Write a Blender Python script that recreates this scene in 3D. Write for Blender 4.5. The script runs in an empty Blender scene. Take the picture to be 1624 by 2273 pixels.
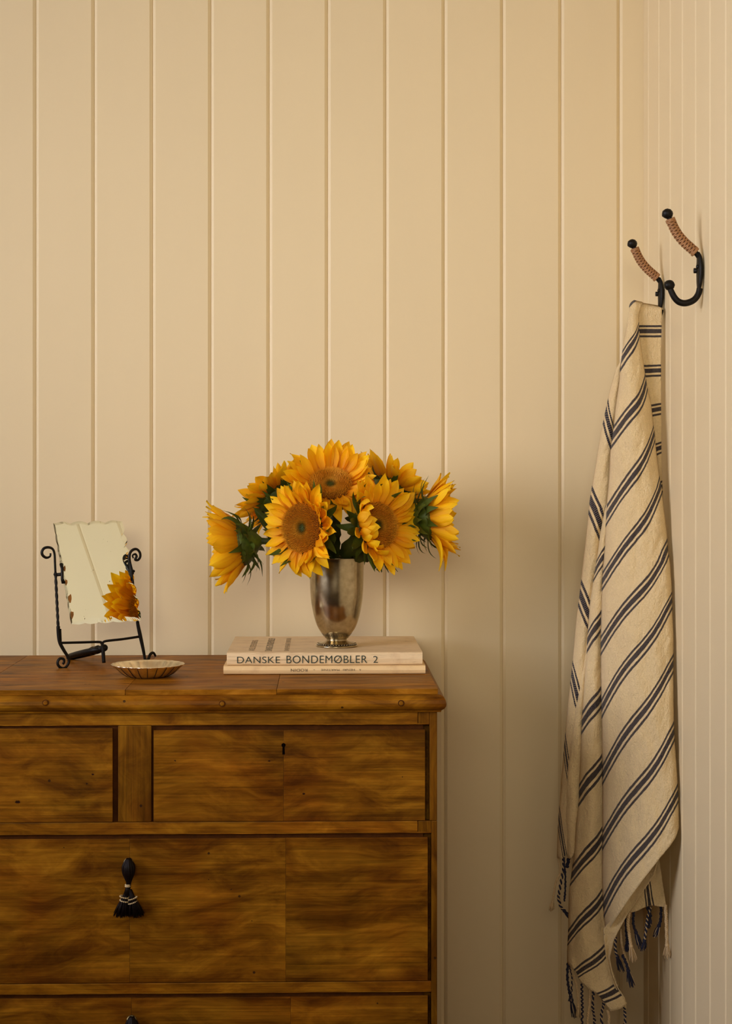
import bpy, bmesh, math, random
import numpy as np
from mathutils import Vector, Matrix, noise
rnd = random.Random(7)
SC = bpy.context.scene
COL = SC.collection
R = math.radians

# ------------------------------------------------------------------ camera
F = 3684.0          # focal length in pixels of the 1624 x 2273 frame
CX, CY = 812.0, 1045.0
CZ = 1.18
cam_d = bpy.data.cameras.new('camera')
cam = bpy.data.objects.new('camera', cam_d)
COL.objects.link(cam)
cam.location = (0, 0, CZ)
cam.rotation_euler = (R(90), 0, 0)
cam_d.sensor_fit = 'HORIZONTAL'
cam_d.sensor_width = 36.0
cam_d.lens = F * 36.0 / 1624.0
cam_d.shift_x = 0.0
cam_d.shift_y = (CY - 1136.5) / 1624.0
cam_d.clip_start = 0.05
SC.camera = cam

# ------------------------------------------------------------------ world, lamps, exposure
w = bpy.data.worlds.new('world'); SC.world = w; w.use_nodes = True
bg = w.node_tree.nodes['Background']
bg.inputs[0].default_value = (1.0, .86, .66, 1); bg.inputs[1].default_value = 0.05

def area(name, loc, target, sx, sy, power, color, spread=180):
    d = bpy.data.lights.new(name, 'AREA'); d.shape = 'RECTANGLE'; d.size = sx; d.size_y = sy
    d.energy = power; d.color = color; d.spread = R(spread)
    o = bpy.data.objects.new(name, d); COL.objects.link(o)
    o.location = loc
    o.rotation_euler = (Vector(target) - Vector(loc)).to_track_quat('-Z', 'Y').to_euler()
    return o
area('window_daylight', (-2.28, .85, 1.68), (.4, 2.1, 1.37), 1.6, 1.2, 19.6, (1.0, .99, 1.12), 98)
area('front_fill', (-.35, -.9, 1.72), (.02, 2.56, 1.40), 1.2, .6, 2.3, (1.0, .92, .76), 46)  # unseen fill light added behind the camera to brighten wall and chest front
vs = SC.view_settings
vs.view_transform = 'Standard'; vs.look = 'None'; vs.gamma = 1.0; vs.exposure = 0.0
vs.use_curve_mapping = False

# ------------------------------------------------------------------ helpers
WM = {}
def P(px, py, Y):
    return Vector(((px - CX) / F * Y, Y, CZ - (py - CY) / F * Y))
def ray_plane(px, py, p0, n):
    d = P(px, py, 1.0) - Vector((0, 0, CZ))
    o = Vector((0, 0, CZ))
    t = (Vector(p0) - o).dot(n) / d.dot(n)
    return o + d * t
def empty(name, mat, label=None, cat=None, group=None, kind=None, parent=None):
    o = bpy.data.objects.new(name, None); COL.objects.link(o)
    o.empty_display_size = .03
    if parent is not None:
        o.parent = parent; o.matrix_local = mat; WM[o.name] = WM[parent.name] @ mat
    else:
        o.matrix_world = mat; WM[o.name] = mat.copy()
    tag(o, label, cat, group, kind)
    return o
def tag(o, label=None, cat=None, group=None, kind=None):
    if label: o['label'] = label
    if cat: o['category'] = cat
    if group: o['group'] = group
    if kind: o['kind'] = kind
    return o
def link(name, me, parent=None, mat=None):
    o = bpy.data.objects.new(name, me); COL.objects.link(o)
    if parent is not None: o.parent = parent
    m = mat if mat is not None else Matrix.Identity(4)
    o.matrix_local = m
    WM[o.name] = (WM[parent.name] if parent is not None else Matrix.Identity(4)) @ m
    return o
def mesh(name, V, Fc, mats, smooth=True, mi=None):
    me = bpy.data.meshes.new(name)
    me.from_pydata([tuple(v) for v in V], [], Fc)
    if not isinstance(mats, (list, tuple)): mats = [mats]
    for m in mats: me.materials.append(m)
    if smooth: me.polygons.foreach_set('use_smooth', [True] * len(me.polygons))
    if mi: me.polygons.foreach_set('material_index', mi)
    me.update()
    return me
def obj(name, VF, mats, parent=None, world=True, smooth=True, mi=None):
    """world=True: verts are in world space and are moved into the parent's space."""
    V, Fc = VF
    me = mesh(name, V, Fc, mats, smooth, mi)
    if parent is not None and world:
        me.transform(WM[parent.name].inverted())
    return link(name, me, parent)
def join(*parts):
    V, Fc = [], []
    for v, f in parts:
        n = len(V); V += list(v); Fc += [tuple(i + n for i in q) for q in f]
    return V, Fc
def box(x0, x1, y0, y1, z0, z1, b=0.0):
    if b <= 0:
        V = [Vector(p) for p in ((x0,y0,z0),(x1,y0,z0),(x1,y1,z0),(x0,y1,z0),(x0,y0,z1),(x1,y0,z1),(x1,y1,z1),(x0,y1,z1))]
        return V, [(0,3,2,1),(4,5,6,7),(0,1,5,4),(1,2,6,5),(2,3,7,6),(3,0,4,7)]
    bm = bmesh.new()
    bmesh.ops.create_cube(bm, size=1)
    for v in bm.verts:
        v.co = Vector(((x0+x1)/2 + v.co.x*(x1-x0), (y0+y1)/2 + v.co.y*(y1-y0), (z0+z1)/2 + v.co.z*(z1-z0)))
    bmesh.ops.bevel(bm, geom=bm.edges[:], offset=b, segments=2, affect='EDGES', profile=.6)
    V = [v.co.copy() for v in bm.verts]; bm.verts.index_update()
    Fc = [tuple(v.index for v in f.verts) for f in bm.faces]; bm.free()
    return V, Fc
def xf(VF, M): return [M @ Vector(v) for v in VF[0]], VF[1]
def smooth_path(pts, n=6):
    pts = [Vector(p) for p in pts]; out = []
    for i in range(len(pts) - 1):
        p0 = pts[max(i-1, 0)]; p1 = pts[i]; p2 = pts[i+1]; p3 = pts[min(i+2, len(pts)-1)]
        for k in range(n):
            t = k / n
            out.append(.5*((2*p1) + (p2-p0)*t + (2*p0-5*p1+4*p2-p3)*t*t + (3*p1-p0-3*p2+p3)*t**3))
    out.append(pts[-1]); return out
def lerp_list(vals, n):
    xs = np.linspace(0, 1, len(vals)); return list(np.interp(np.linspace(0, 1, n), xs, vals))
def tube(pts, rad, n=8, aspect=1.0, twist=None, up=None, closed=False, offs=0.0):
    pts = [Vector(p) for p in pts]; m = len(pts)
    if not hasattr(rad, '__len__'): rad = [rad] * m
    elif len(rad) != m: rad = lerp_list(rad, m)
    if twist is None: twist = [0] * m
    V, Fc = [], []
    t0 = (pts[1] - pts[0]).normalized()
    if up is None:
        up = Vector((0, 0, 1)) if abs(t0.z) < .9 else Vector((1, 0, 0))
    up = Vector(up); N = (up - t0 * up.dot(t0)).normalized()
    for i, p in enumerate(pts):
        if closed: t = (pts[(i+1) % m] - pts[i-1]).normalized()
        else: t = (pts[min(i+1, m-1)] - pts[max(i-1, 0)]).normalized()
        N = (N - t * N.dot(t)).normalized(); B = t.cross(N)
        for k in range(n):
            a = 2*math.pi*k/n + twist[i] + offs
            V.append(p + (N*math.cos(a)*aspect + B*math.sin(a)) * rad[i])
    for i in range(m if closed else m-1):
        for k in range(n):
            a = i*n + k; b = i*n + (k+1) % n; j = ((i+1) % m) * n
            Fc.append((a, b, j + (k+1) % n, j + k))
    if not closed:
        Fc.append(tuple(range(n))[::-1]); Fc.append(tuple((m-1)*n + k for k in range(n)))
    return V, Fc
def lathe(prof, n=48, c=(0,0,0), fr=None, close_bottom=True, close_top=False):
    V, Fc = [], []
    for (r, z) in prof:
        for k in range(n):
            a = 2*math.pi*k/n
            rr = r if fr is None else fr(r, z, a)
            V.append(Vector((c[0]+rr*math.cos(a), c[1]+rr*math.sin(a), c[2]+z)))
    m = len(prof)
    for i in range(m-1):
        for k in range(n):
            Fc.append((i*n+k, i*n+(k+1)%n, (i+1)*n+(k+1)%n, (i+1)*n+k))
    if close_bottom: Fc.append(tuple(range(n))[::-1])
    if close_top: Fc.append(tuple((m-1)*n+k for k in range(n)))
    return V, Fc
def ball(c, r, sub=2, sq=(1,1,1), jag=0.0):
    bm = bmesh.new(); bmesh.ops.create_icosphere(bm, subdivisions=sub, radius=1)
    bm.verts.index_update()
    V = []
    for v in bm.verts:
        p = Vector((v.co.x*sq[0], v.co.y*sq[1], v.co.z*sq[2])) * r
        p *= 1 + jag * noise.noise(v.co*2.3 + Vector(c)*50)
        V.append(p + Vector(c))
    Fc = [tuple(v.index for v in f.verts) for f in bm.faces]; bm.free()
    return V, Fc

# ------------------------------------------------------------------ materials
class MT:
    def __init__(s, name):
        s.m = bpy.data.materials.new(name); s.m.use_nodes = True
        s.t = s.m.node_tree; s.n = s.t.nodes; s.b = s.n['Principled BSDF']
    def node(s, typ, **kw):
        nd = s.n.new(typ)
        for k, v in kw.items():
            if k.startswith('i_'):
                nd.inputs[k[2:].replace('_', ' ')].default_value = v
            else: setattr(nd, k, v)
        return nd
    def L(s, a, b): s.t.links.new(a, b)
    def val(s, x, sock):
        if isinstance(x, (int, float)): sock.default_value = x
        elif isinstance(x, tuple): sock.default_value = x if len(x) == 4 or sock.type == 'VECTOR' else x + (1,)
        else: s.L(x, sock)
    def math(s, op, a, b=0.0, c=None, clamp=False):
        nd = s.node('ShaderNodeMath', operation=op, use_clamp=clamp)
        s.val(a, nd.inputs[0]); s.val(b, nd.inputs[1])
        if c is not None: s.val(c, nd.inputs[2])
        return nd.outputs[0]
    def mix(s, f, a, b, bt='MIX'):
        nd = s.node('ShaderNodeMix', data_type='RGBA', blend_type=bt)
        s.val(f, nd.inputs[0]); s.val(a, nd.inputs[6]); s.val(b, nd.inputs[7])
        return nd.outputs[2]
    def ramp(s, f, stops, interp='LINEAR'):
        nd = s.node('ShaderNodeValToRGB'); cr = nd.color_ramp; cr.interpolation = interp
        while len(cr.elements) < len(stops): cr.elements.new(.5)
        for e, (p, c) in zip(cr.elements, stops):
            e.position = p; e.color = c if len(c) == 4 else c + (1,)
        s.L(f, nd.inputs[0]); return nd.outputs[0]
    def noise(s, vec, scale, detail=4, rough=.5, dist=0.0):
        nd = s.node('ShaderNodeTexNoise'); s.L(vec, nd.inputs['Vector'])
        nd.inputs['Scale'].default_value = scale; nd.inputs['Detail'].default_value = detail
        nd.inputs['Roughness'].default_value = rough; nd.inputs['Distortion'].default_value = dist
        return nd.outputs['Fac']
    def coord(s, scale=(1,1,1), which='Object', rand=0.0, rot=(0,0,0)):
        tc = s.node('ShaderNodeTexCoord'); v = tc.outputs[which]
        if rand:
            oi = s.node('ShaderNodeObjectInfo')
            m = s.node('ShaderNodeVectorMath', operation='SCALE')
            cb = s.node('ShaderNodeCombineXYZ')
            s.L(oi.outputs['Random'], cb.inputs[0]); s.L(oi.outputs['Random'], cb.inputs[1]); s.L(oi.outputs['Random'], cb.inputs[2])
            s.L(cb.outputs[0], m.inputs[0]); m.inputs['Scale'].default_value = rand
            ad = s.node('ShaderNodeVectorMath', operation='ADD'); s.L(v, ad.inputs[0]); s.L(m.outputs[0], ad.inputs[1]); v = ad.outputs[0]
        mp = s.node('ShaderNodeMapping'); mp.inputs['Scale'].default_value = scale; mp.inputs['Rotation'].default_value = rot
        s.L(v, mp.inputs['Vector']); return mp.outputs[0]
    def bump(s, h, strength=.3, dist=.001):
        nd = s.node('ShaderNodeBump'); nd.inputs['Strength'].default_value = strength
        nd.inputs['Distance'].default_value = dist; s.L(h, nd.inputs['Height'])
        s.L(nd.outputs[0], s.b.inputs['Normal'])
    def set(s, **kw):
        for k, v in kw.items():
            s.val(v, s.b.inputs[k.replace('_', ' ')])
        return s

def m_paint(name, col, rough=.45):
    m = MT(name); v = m.coord((1,1,.25), rand=3.0)
    n = m.noise(v, 9, 3, .5)
    c = m.ramp(n, [(.3, tuple(x*.975 for x in col)), (.7, col)])
    m.set(Base_Color=c, Roughness=rough); m.b.inputs['Specular IOR Level'].default_value = .3
    n2 = m.noise(m.coord((60, 60, 12)), 6, 3, .6); m.bump(n2, .08, .0006)
    return m.m
PAINT = m_paint('wall_paint', (.79, .64, .385))
CEIL = m_paint('ceiling_paint', (.78, .68, .50), .7)

def m_wood(name, axis='x', dark=1.0, fig=1.0, top=False, edge=False):
    """golden brown stained wood; the grain runs along axis in object space"""
    m = MT(name)
    s = {'x': (2.2, 9, 9), 'z': (9, 9, 1.6), 'y': (9, 1.6, 9)}[axis]
    long_ = {'x': (3, 60, 60), 'z': (60, 60, 3), 'y': (60, 3, 60)}[axis]
    fine = {'x': (8, 480, 480), 'z': (480, 480, 8), 'y': (480, 8, 480)}[axis]
    base = m.coord((1, 1, 1), rand=7.0)
    # cloudy wavy figure
    warp = m.node('ShaderNodeTexNoise'); m.L(base, warp.inputs['Vector']); warp.inputs['Scale'].default_value = 5.0; warp.inputs['Detail'].default_value = 2
    sub = m.node('ShaderNodeVectorMath', operation='MULTIPLY_ADD')
    m.L(warp.outputs['Color'], sub.inputs[0]); sub.inputs[1].default_value = (.16, .10, .085); m.L(base, sub.inputs[2])
    mp = m.node('ShaderNodeMapping'); mp.inputs['Scale'].default_value = s
    if axis == 'x': mp.inputs['Rotation'].default_value = (0, R(14), 0)
    m.L(sub.outputs[0], mp.inputs['Vector'])
    fg = m.noise(mp.outputs[0], 4.6, 7, .64, .5)
    blotch = m.noise(base, 5.5, 4, .6, .6)
    mpf = m.node('ShaderNodeMapping'); mpf.inputs['Scale'].default_value = fine; m.L(base, mpf.inputs['Vector'])
    fn = m.noise(mpf.outputs[0], 1.0, 3, .6)
    mpl = m.node('ShaderNodeMapping'); mpl.inputs['Scale'].default_value = long_; m.L(base, mpl.inputs['Vector'])
    ln = m.noise(mpl.outputs[0], 1.4, 4, .6)
    hi = (.37, .155, .008); mid = (.205, .074, .0030); lo = (.095, .028, .0012)
    if top: hi = (.42, .175, .016); mid = (.25, .092, .005); lo = (.09, .030, .002)
    c = m.ramp(fg, [(.30, tuple(x*dark for x in lo)), (.47, tuple(x*dark for x in mid)), (.68, tuple(x*dark for x in hi))])
    k = m.math('MULTIPLY', m.math('SUBTRACT', fn, .5), 1.25)
    k = m.math('ADD', k, m.math('MULTIPLY', m.math('SUBTRACT', ln, .5), 1.0))
    k = m.math('ADD', k, m.math('MULTIPLY', m.math('SUBTRACT', blotch, .5), 1.5*fig))
    k = m.math('ADD', k, 1.0)
    cb = m.node('ShaderNodeCombineColor'); 
    for i in range(3): m.L(k, cb.inputs[i])
    c = m.mix(1.0, c, cb.outputs[0], 'MULTIPLY')
    # red-brown wash in patches
    rw = m.noise(base, 8.0, 3, .5, .4)
    rf = m.math('MULTIPLY', m.math('SUBTRACT', rw, .5, clamp=True), 3.0, clamp=True)
    c = m.mix(rf, c, m.mix(1.0, c, (.78, .52, .38, 1), 'MULTIPLY'))
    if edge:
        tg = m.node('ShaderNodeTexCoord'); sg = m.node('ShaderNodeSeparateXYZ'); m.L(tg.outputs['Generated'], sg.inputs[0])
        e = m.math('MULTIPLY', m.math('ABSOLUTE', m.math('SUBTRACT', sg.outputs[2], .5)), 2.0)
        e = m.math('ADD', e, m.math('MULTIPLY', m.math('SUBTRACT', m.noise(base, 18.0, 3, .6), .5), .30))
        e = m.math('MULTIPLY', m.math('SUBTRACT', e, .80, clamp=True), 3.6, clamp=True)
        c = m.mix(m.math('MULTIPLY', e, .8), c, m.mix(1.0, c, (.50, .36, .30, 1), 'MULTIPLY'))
    # worm holes and specks
    vo = m.node('ShaderNodeTexVoronoi'); vo.inputs['Scale'].default_value = 46; m.L(base, vo.inputs['Vector'])
    vn = m.noise(base, 14.0, 2, .5)
    sp = m.math('MULTIPLY', m.math('LESS_THAN', vo.outputs['Distance'], .085), m.math('GREATER_THAN', vn, .56))
    c = m.mix(m.math('MULTIPLY', sp, .85), c, (.02, .008, .003, 1))
    m.set(Base_Color=c, Roughness=m.math('ADD', m.math('MULTIPLY', ln, .25), .30))
    m.b.inputs['Specular IOR Level'].default_value = .2; m.b.inputs['Specular Tint'].default_value = (1, .72, .42, 1)
    if top: m.b.inputs['Specular IOR Level'].default_value = .08
    h = m.math('ADD', m.math('MULTIPLY', fn, .6), m.math('MULTIPLY', ln, .8)); h = m.math('SUBTRACT', h, sp)
    m.bump(h, .35, .0007)
    return m.m
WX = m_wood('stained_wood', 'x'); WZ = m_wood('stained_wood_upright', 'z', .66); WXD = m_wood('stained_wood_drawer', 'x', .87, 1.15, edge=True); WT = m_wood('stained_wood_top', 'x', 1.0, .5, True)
WY = m_wood('stained_wood_side', 'y', .8)
WM_ = m_wood('stained_wood_moulding', 'x', .95, 1.0)
def m_plain(name, col, rough=.5, metal=0.0, bs=0.0, bscale=200, var=0.0, spec=.5):
    m = MT(name); v = m.coord()
    n = m.noise(v, bscale, 4, .6)
    if var:
        n2 = m.noise(v, bscale*.25, 4, .6)
        c = m.ramp(n2, [(.3, tuple(x*(1-var) for x in col)), (.7, tuple(min(1, x*(1+var)) for x in col))])
    else: c = m.ramp(n, [(.3, tuple(x*.94 for x in col)), (.7, col)])
    m.set(Base_Color=c, Roughness=rough, Metallic=metal); m.b.inputs['Specular IOR Level'].default_value = spec
    if bs: m.bump(n, bs, .001)
    return m.m
DKWOOD = m_plain('dark_wood_recess', (.075, .022, .003), .7, 0, .3, 300, .3, .08)  # dark brown wood behind the drawer gaps and around the pegs
IRON = m_plain('black_iron', (.006, .004, .002), .48, .0, .35, 260, .4, .22)
KEYM = m_plain('old_brass', (.20, .155, .07), .4, 1.0, .2, 300, .2)
HOLE = m_plain('keyhole_dark', (.004, .002, .001), .9, spec=0.0)
HAIR = m_plain('dark_horsehair', (.006, .002, .001), .5, 0, .2, 500, 0, .15)
BEADW = m_plain('cream_beads', (.62, .46, .24), .6)
INK = m_plain('dark_green_ink', (.012, .03, .02), .6)
INK2 = m_plain('brown_ink', (.07, .05, .03), .7)
INK3 = m_plain('faded_ink', (.20, .14, .07), .7)

# ================================================================== ROOM
YB = 2.56; XR = .4274; PIT = .09; H = 2.6
XL = -2.4; YF = -1.7
def board_profile(wd, ch=.0047, dp=.0022, gap=.0006, th=.012):
    """cross-section: list of (across, out) where out is towards the room"""
    h = wd/2
    return [(-h, -th), (-h, -dp-.0012), (-h+gap, -dp), (-h+ch, 0), (h-ch, 0), (h-gap, -dp), (h, -dp-.0012), (h, -th)]
def board_mesh(name, wd, z0, z1, basis):
    pr = board_profile(wd); V = []
    for z in (z0, z1):
        for a, o in pr: V.append(basis[0]*a + basis[1]*o + Vector((0, 0, z)))
    n = len(pr); Fc = [(i, (i+1) % n, n + (i+1) % n, n + i) for i in range(n)]
    Fc += [tuple(range(n))[::-1], tuple(range(n, 2*n))]
    return mesh(name, V, Fc, PAINT, smooth=False)
def setting(name, VF, mat, **kw):
    o = obj(name, VF, mat, smooth=False); tag(o, kind='structure', **kw); return o
wb = setting('wall_back', box(XL-.1, XR+.12, YB+.012, YB+.11, 0, H), PAINT, label='cream painted tongue and groove wall behind the chest', cat='wall')
me = board_mesh('board', PIT, 0, H, (Vector((1,0,0)), Vector((0,-1,0))))
jx = (1374.5 - CX) / F * YB
k = 0
while True:
    xr = jx - k*PIT
    if xr - PIT < XL: break
    link('board', me, wb, Matrix.Translation((xr - PIT/2, YB, 0))); k += 1
wlast = XR + .012 - jx
link('board', board_mesh('board_narrow', wlast, 0, H, (Vector((1,0,0)), Vector((0,-1,0)))), wb, Matrix.Translation((jx + wlast/2, YB, 0)))
wr = setting('wall_right', box(XR+.012, XR+.11, YF-.1, YB+.012, 0, H), PAINT, label='cream painted tongue and groove side wall carrying the hooks', cat='wall')
me = board_mesh('board', PIT, 0, H, (Vector((0,1,0)), Vector((-1,0,0))))
j1 = 2.513
k = 0
while j1 - (k+1)*PIT > YF:
    link('board', me, wr, Matrix.Translation((XR, j1 - (k+.5)*PIT, 0))); k += 1
wl2 = YB - j1
link('board', board_mesh('board_narrow', wl2, 0, H, (Vector((0,1,0)), Vector((-1,0,0)))), wr, Matrix.Translation((XR, j1 + wl2/2, 0)))
# left wall with a window opening, front wall, floor, ceiling
wy0, wy1, wz0, wz1 = .0, 1.7, 1.06, 2.3
setting('wall_left', join(box(XL-.12, XL, YF-.1, wy0, 0, H), box(XL-.12, XL, wy1, YB+.11, 0, H), box(XL-.12, XL, wy0, wy1, 0, wz0), box(XL-.12, XL, wy0, wy1, wz1, H)), PAINT, label='plain cream wall with the window, left of the camera', cat='wall')
wn = empty('window_1', Matrix.Translation((XL-.05, (wy0+wy1)/2, wz0)), 'white framed window in the left wall', 'window', kind='structure')
WHT = m_plain('window_frame_white', (.78, .72, .6), .4)
obj('window_frame', join(box(XL-.08, XL-.02, wy0, wy0+.05, wz0, wz1), box(XL-.08, XL-.02, wy1-.05, wy1, wz0, wz1), box(XL-.08, XL-.02, wy0+.05, wy1-.05, wz0, wz0+.05), box(XL-.08, XL-.02, wy0+.05, wy1-.05, wz1-.05, wz1)), WHT, wn, smooth=False)
gm = MT('window_glass'); gm.set(Base_Color=(1.0, 1.0, 1.0), Roughness=0.02); gm.b.inputs['Transmission Weight'].default_value = 1.0
obj('pane', box(XL-.052, XL-.048, wy0+.05, wy1-.05, wz0+.05, wz1-.05), gm.m, wn, smooth=False)
setting('wall_front', box(XL-.12, XR+.11, YF-.1, YF, 0, H), PAINT, label='plain cream wall behind the camera', cat='wall')
FLW = m_plain('floor_oak', (.04, .016, .004), .5, 0, .1, 40, .3)
setting('floor', box(XL-.12, XR+.11, YF-.1, YB+.11, -.05, 0), FLW, label='dark oak floor of the room', cat='floor')
setting('ceiling', box(XL-.12, XR+.11, YF-.1, YB+.11, H, H+.05), CEIL, label='cream ceiling of the room', cat='ceiling')

# ================================================================== CHEST
TH = R(1.4); YC = 2.145
PC = P(970, 1600, YC); T = .8983
MC = Matrix.Translation((PC.x, YC, 0)) @ Matrix.Rotation(TH, 4, 'Z')
MCi = MC.inverted()
nC = (MC.to_3x3() @ Vector((0, 1, 0)))
def CH(px, py, off=0.0):
    p0 = MC @ Vector((0, off, 0)); q = MCi @ ray_plane(px, py, p0, nC); return q.x, q.z
def chx(px, off=0.0): return CH(px, 1600, off)[0]
def chz(py, off=0.0): return CH(600, py, off)[1]
chest = empty('chest_of_drawers', MC, 'old golden brown wooden chest of drawers against the cream boarded wall', 'chest of drawers')
def cpart(name, VF, mat, parent=None, smooth=False):
    return obj(name, VF, mat, parent or chest, world=False, smooth=smooth)
DEP = .402
xc = chx(298); XW = 2*xc         # centre and left edge
z_ = lambda py: chz(py)
# top boards (three, grain along the front)
seams = [XW-.001, chx(-62), chx(278), chx(614), .001]
for a, b in zip(seams[:-1], seams[1:]):
    cpart('top_board', box(a+.0002, b-.0002, -.001, DEP, T-.0068, T, .0006), WT)
# moulding profile (outward, below T)
prof = [(-.012, -.0068), (.0015, -.0068), (.0045, -.0074), (.0080, -.0098), (.0102, -.0135), (.0112, -.0180), (.0108, -.0215), (.0085, -.0248), (.0052, -.0272), (.0045, -.0295), (-.012, -.0295)]
def mitre(pA, pB, dirs):
    # sweep the profile from corner pA to pB; dirs: outward vectors at each end
    V = []
    for p, d in ((pA, dirs[0]), (pB, dirs[1])):
        for o, z in prof: V.append(Vector((p[0] + d[0]*o, p[1] + d[1]*o, T + z)))
    n = len(prof); Fc = [(i, (i+1) % n, n+(i+1) % n, n+i) for i in range(n)] + [tuple(range(n))[::-1], tuple(range(n, 2*n))]
    return V, Fc
cpart('front_moulding', mitre((XW, 0), (0, 0), ((-1, -1), (1, -1))), WM_)
cpart('side_moulding', mitre((0, 0), (0, DEP), ((1, -1), (1, 0))), WY)
cpart('side_moulding', mitre((XW, DEP), (XW, 0), ((-1, 0), (-1, -1))), WY)
for px, py in ((101, 1560), (493, 1562), (890, 1561)):
    x, z = CH(px, py, -.011)
    cpart('peg', tube([(x, -.0102, z), (x, -.0124, z), (x, -.0126, z)], [.0030, .0030, .0018], 12), WM_, smooth=True)
    cpart('peg_socket', tube([(x, -.0100, z), (x, -.0116, z)], .0041, 14), DKWOOD)
# carcass
tz = T - .0295; z1t = z_(1581); th = .018
for s in (0, 1):
    x0 = -th if s == 0 else XW
    cpart('side_panel', box(x0, x0+th, .018, DEP, .06, T-.0068), WY)
cpart('back_panel', box(XW+th, -th, DEP-.008, DEP-.001, .06, T-.007), WY)
cpart('inner_lining', box(XW+th, -th, .006, .010, .05, T-.007), DKWOOD)
# vertical levels on the front plane
o1t, o1b = z_(1609), z_(1823.5); d1t, d1b = z_(1620), z_(1822.5)
o2t, o2b = z_(1850.5), z_(2180); d2t, d2b = z_(1860), z_(2178.5)
o3t, o3b = z_(2204), z_(2204)-(o2t-o2b)-.01; d3t, d3b = z_(2213), o3b+.001
o4t, o4b = o3b-.014, o3b-.014-.20; d4t, d4b = o4t-.006, o4b+.001
xo1 = chx(953); xo2 = chx(957); xjt = chx(928)
dv0, dv1 = chx(262), chx(336)
mir = lambda x: 2*xc - x
def bx(name, a, b, z0, z1, mat, y0=0.0, y1=.012, bev=.0012, parent=None):
    return cpart(name, box(min(a, b), max(a, b), y0, y1, z0, z1, bev), mat, parent, smooth=False)
# stiles
for f in (lambda x: x, mir):
    a = lambda q: f(q)
    parts = [box(min(f(xo1), f(0)), max(f(xo1), f(0)), 0, .018, o1b, T-.0295, .0012),
             box(min(f(xo2), f(0)), max(f(xo2), f(0)), 0, .018, .05, o1b, .0012),
             box(min(f(xjt), f(xo1)), max(f(xjt), f(xo1)), .0002, .012, o1t, T-.0295, .0008),
             box(min(f(xjt), f(xo2)), max(f(xjt), f(xo2)), .0002, .012, o2t, o1b-.0003, .0008)]
    cpart('stile', join(*parts), WZ)
bx('rail', mir(xjt)+.0004, xjt-.0004, o1t, T-.0285, WX)
bx('divider', dv0, dv1, o1b+.0003, o1t-.0003, WZ, 0, .012)
bx('rail', mir(xjt)+.0006, xjt-.0006, o2t, o1b, WX)
bx('rail', mir(xo2), xo2, o3t, o2b, WX)
bx('rail', mir(xo2), xo2, o4t, o3b, WX)
bx('rail', mir(xo2), xo2, .05, o4b, WX)
for s in (0, 1):
    x0 = -.06 if s == 0 else XW+.004
    cpart('foot', box(x0, x0+.056, .004, .06, 0, .05, .003), WZ); cpart('foot', box(x0, x0+.056, DEP-.06, DEP-.01, 0, .06, .003), WZ)
# raised worn lip along the openings
def lip(a, b, z, n=60):
    pts = [(a + (b-a)*i/n, .0006, z + .0003*noise.noise(Vector((i*.7, z*90, 0)))) for i in range(n+1)]
    return tube(pts, [.0009 + .0004*noise.noise(Vector((i*.9, z*40, 3))) for i in range(n+1)], 5)
for a, b, z in ((mir(xo1), dv0, o1t), (dv1, xo1, o1t), (mir(xo2), xo2, o2t), (mir(xo2), xo2, o3t)):
    cpart('worn_edge', lip(a, b, z+.0004), WM_, smooth=True)
def drawer(x0, x1, z0, z1, sm, name='drawer'):
    d = cpart(name, box(x0+.003, x1-.003, .0030, .0060, z0+.003, z1-.003), DKWOOD)
    xs = [x0] + list(sm) + [x1]
    for a, b in zip(xs[:-1], xs[1:]):
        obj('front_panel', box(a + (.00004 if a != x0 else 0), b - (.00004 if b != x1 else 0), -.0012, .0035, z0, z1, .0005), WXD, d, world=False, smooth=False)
    return d
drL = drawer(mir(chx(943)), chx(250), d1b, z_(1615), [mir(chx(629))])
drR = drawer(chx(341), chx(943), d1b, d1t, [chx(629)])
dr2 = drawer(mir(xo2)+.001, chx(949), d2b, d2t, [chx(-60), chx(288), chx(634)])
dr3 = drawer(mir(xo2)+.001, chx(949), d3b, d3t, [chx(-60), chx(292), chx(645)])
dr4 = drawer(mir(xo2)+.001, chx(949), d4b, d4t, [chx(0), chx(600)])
def keyhole(px, py, par):
    x, z = CH(px, py, -.0012)
    prof_ = [(.0027*math.cos(a), .0027*math.sin(a)+.004) for a in [R(-60+i*300/12) for i in range(13)]]
    V = [Vector((x+q, y, z+r)) for y in (-.0014, .002) for q, r in prof_ + [(-.0016, -.0080), (.0018, -.0080)]]
    n = len(V)//2
    Fc = [tuple(range(n)), tuple(range(n, 2*n))[::-1]] + [(i, n+i, n+(i+1)%n, (i+1)%n) for i in range(n)]
    obj('keyhole', (V, Fc), HOLE, par, world=False, smooth=False)
keyhole(629, 1661, drR); keyhole(-33, 1656, drL)
# small dark knots let into the fronts
KNOT = m_plain('dark_knot', (.030, .010, .003), .7, 0, .2, 300, 0, .05)
for px, py, r, par in ((39, 1780, .0026, drL), (597, 1689, .0012, drR), (674, 1762, .0012, drR), (206, 1719, .0013, drL)):
    x, z = CH(px, py, -.0012)
    V, Fc = tube([(x, -.0015, z), (x, .001, z)], r, 10)
    V = [Vector((x + (v.x-x)*(1.25 + .4*math.sin(7*v.z*300)), v.y, z + (v.z-z)*(.9 + .25*math.sin(v.x*900)))) for v in V]
    obj('knot', (V, Fc), KNOT, par, world=False, smooth=False)
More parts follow.
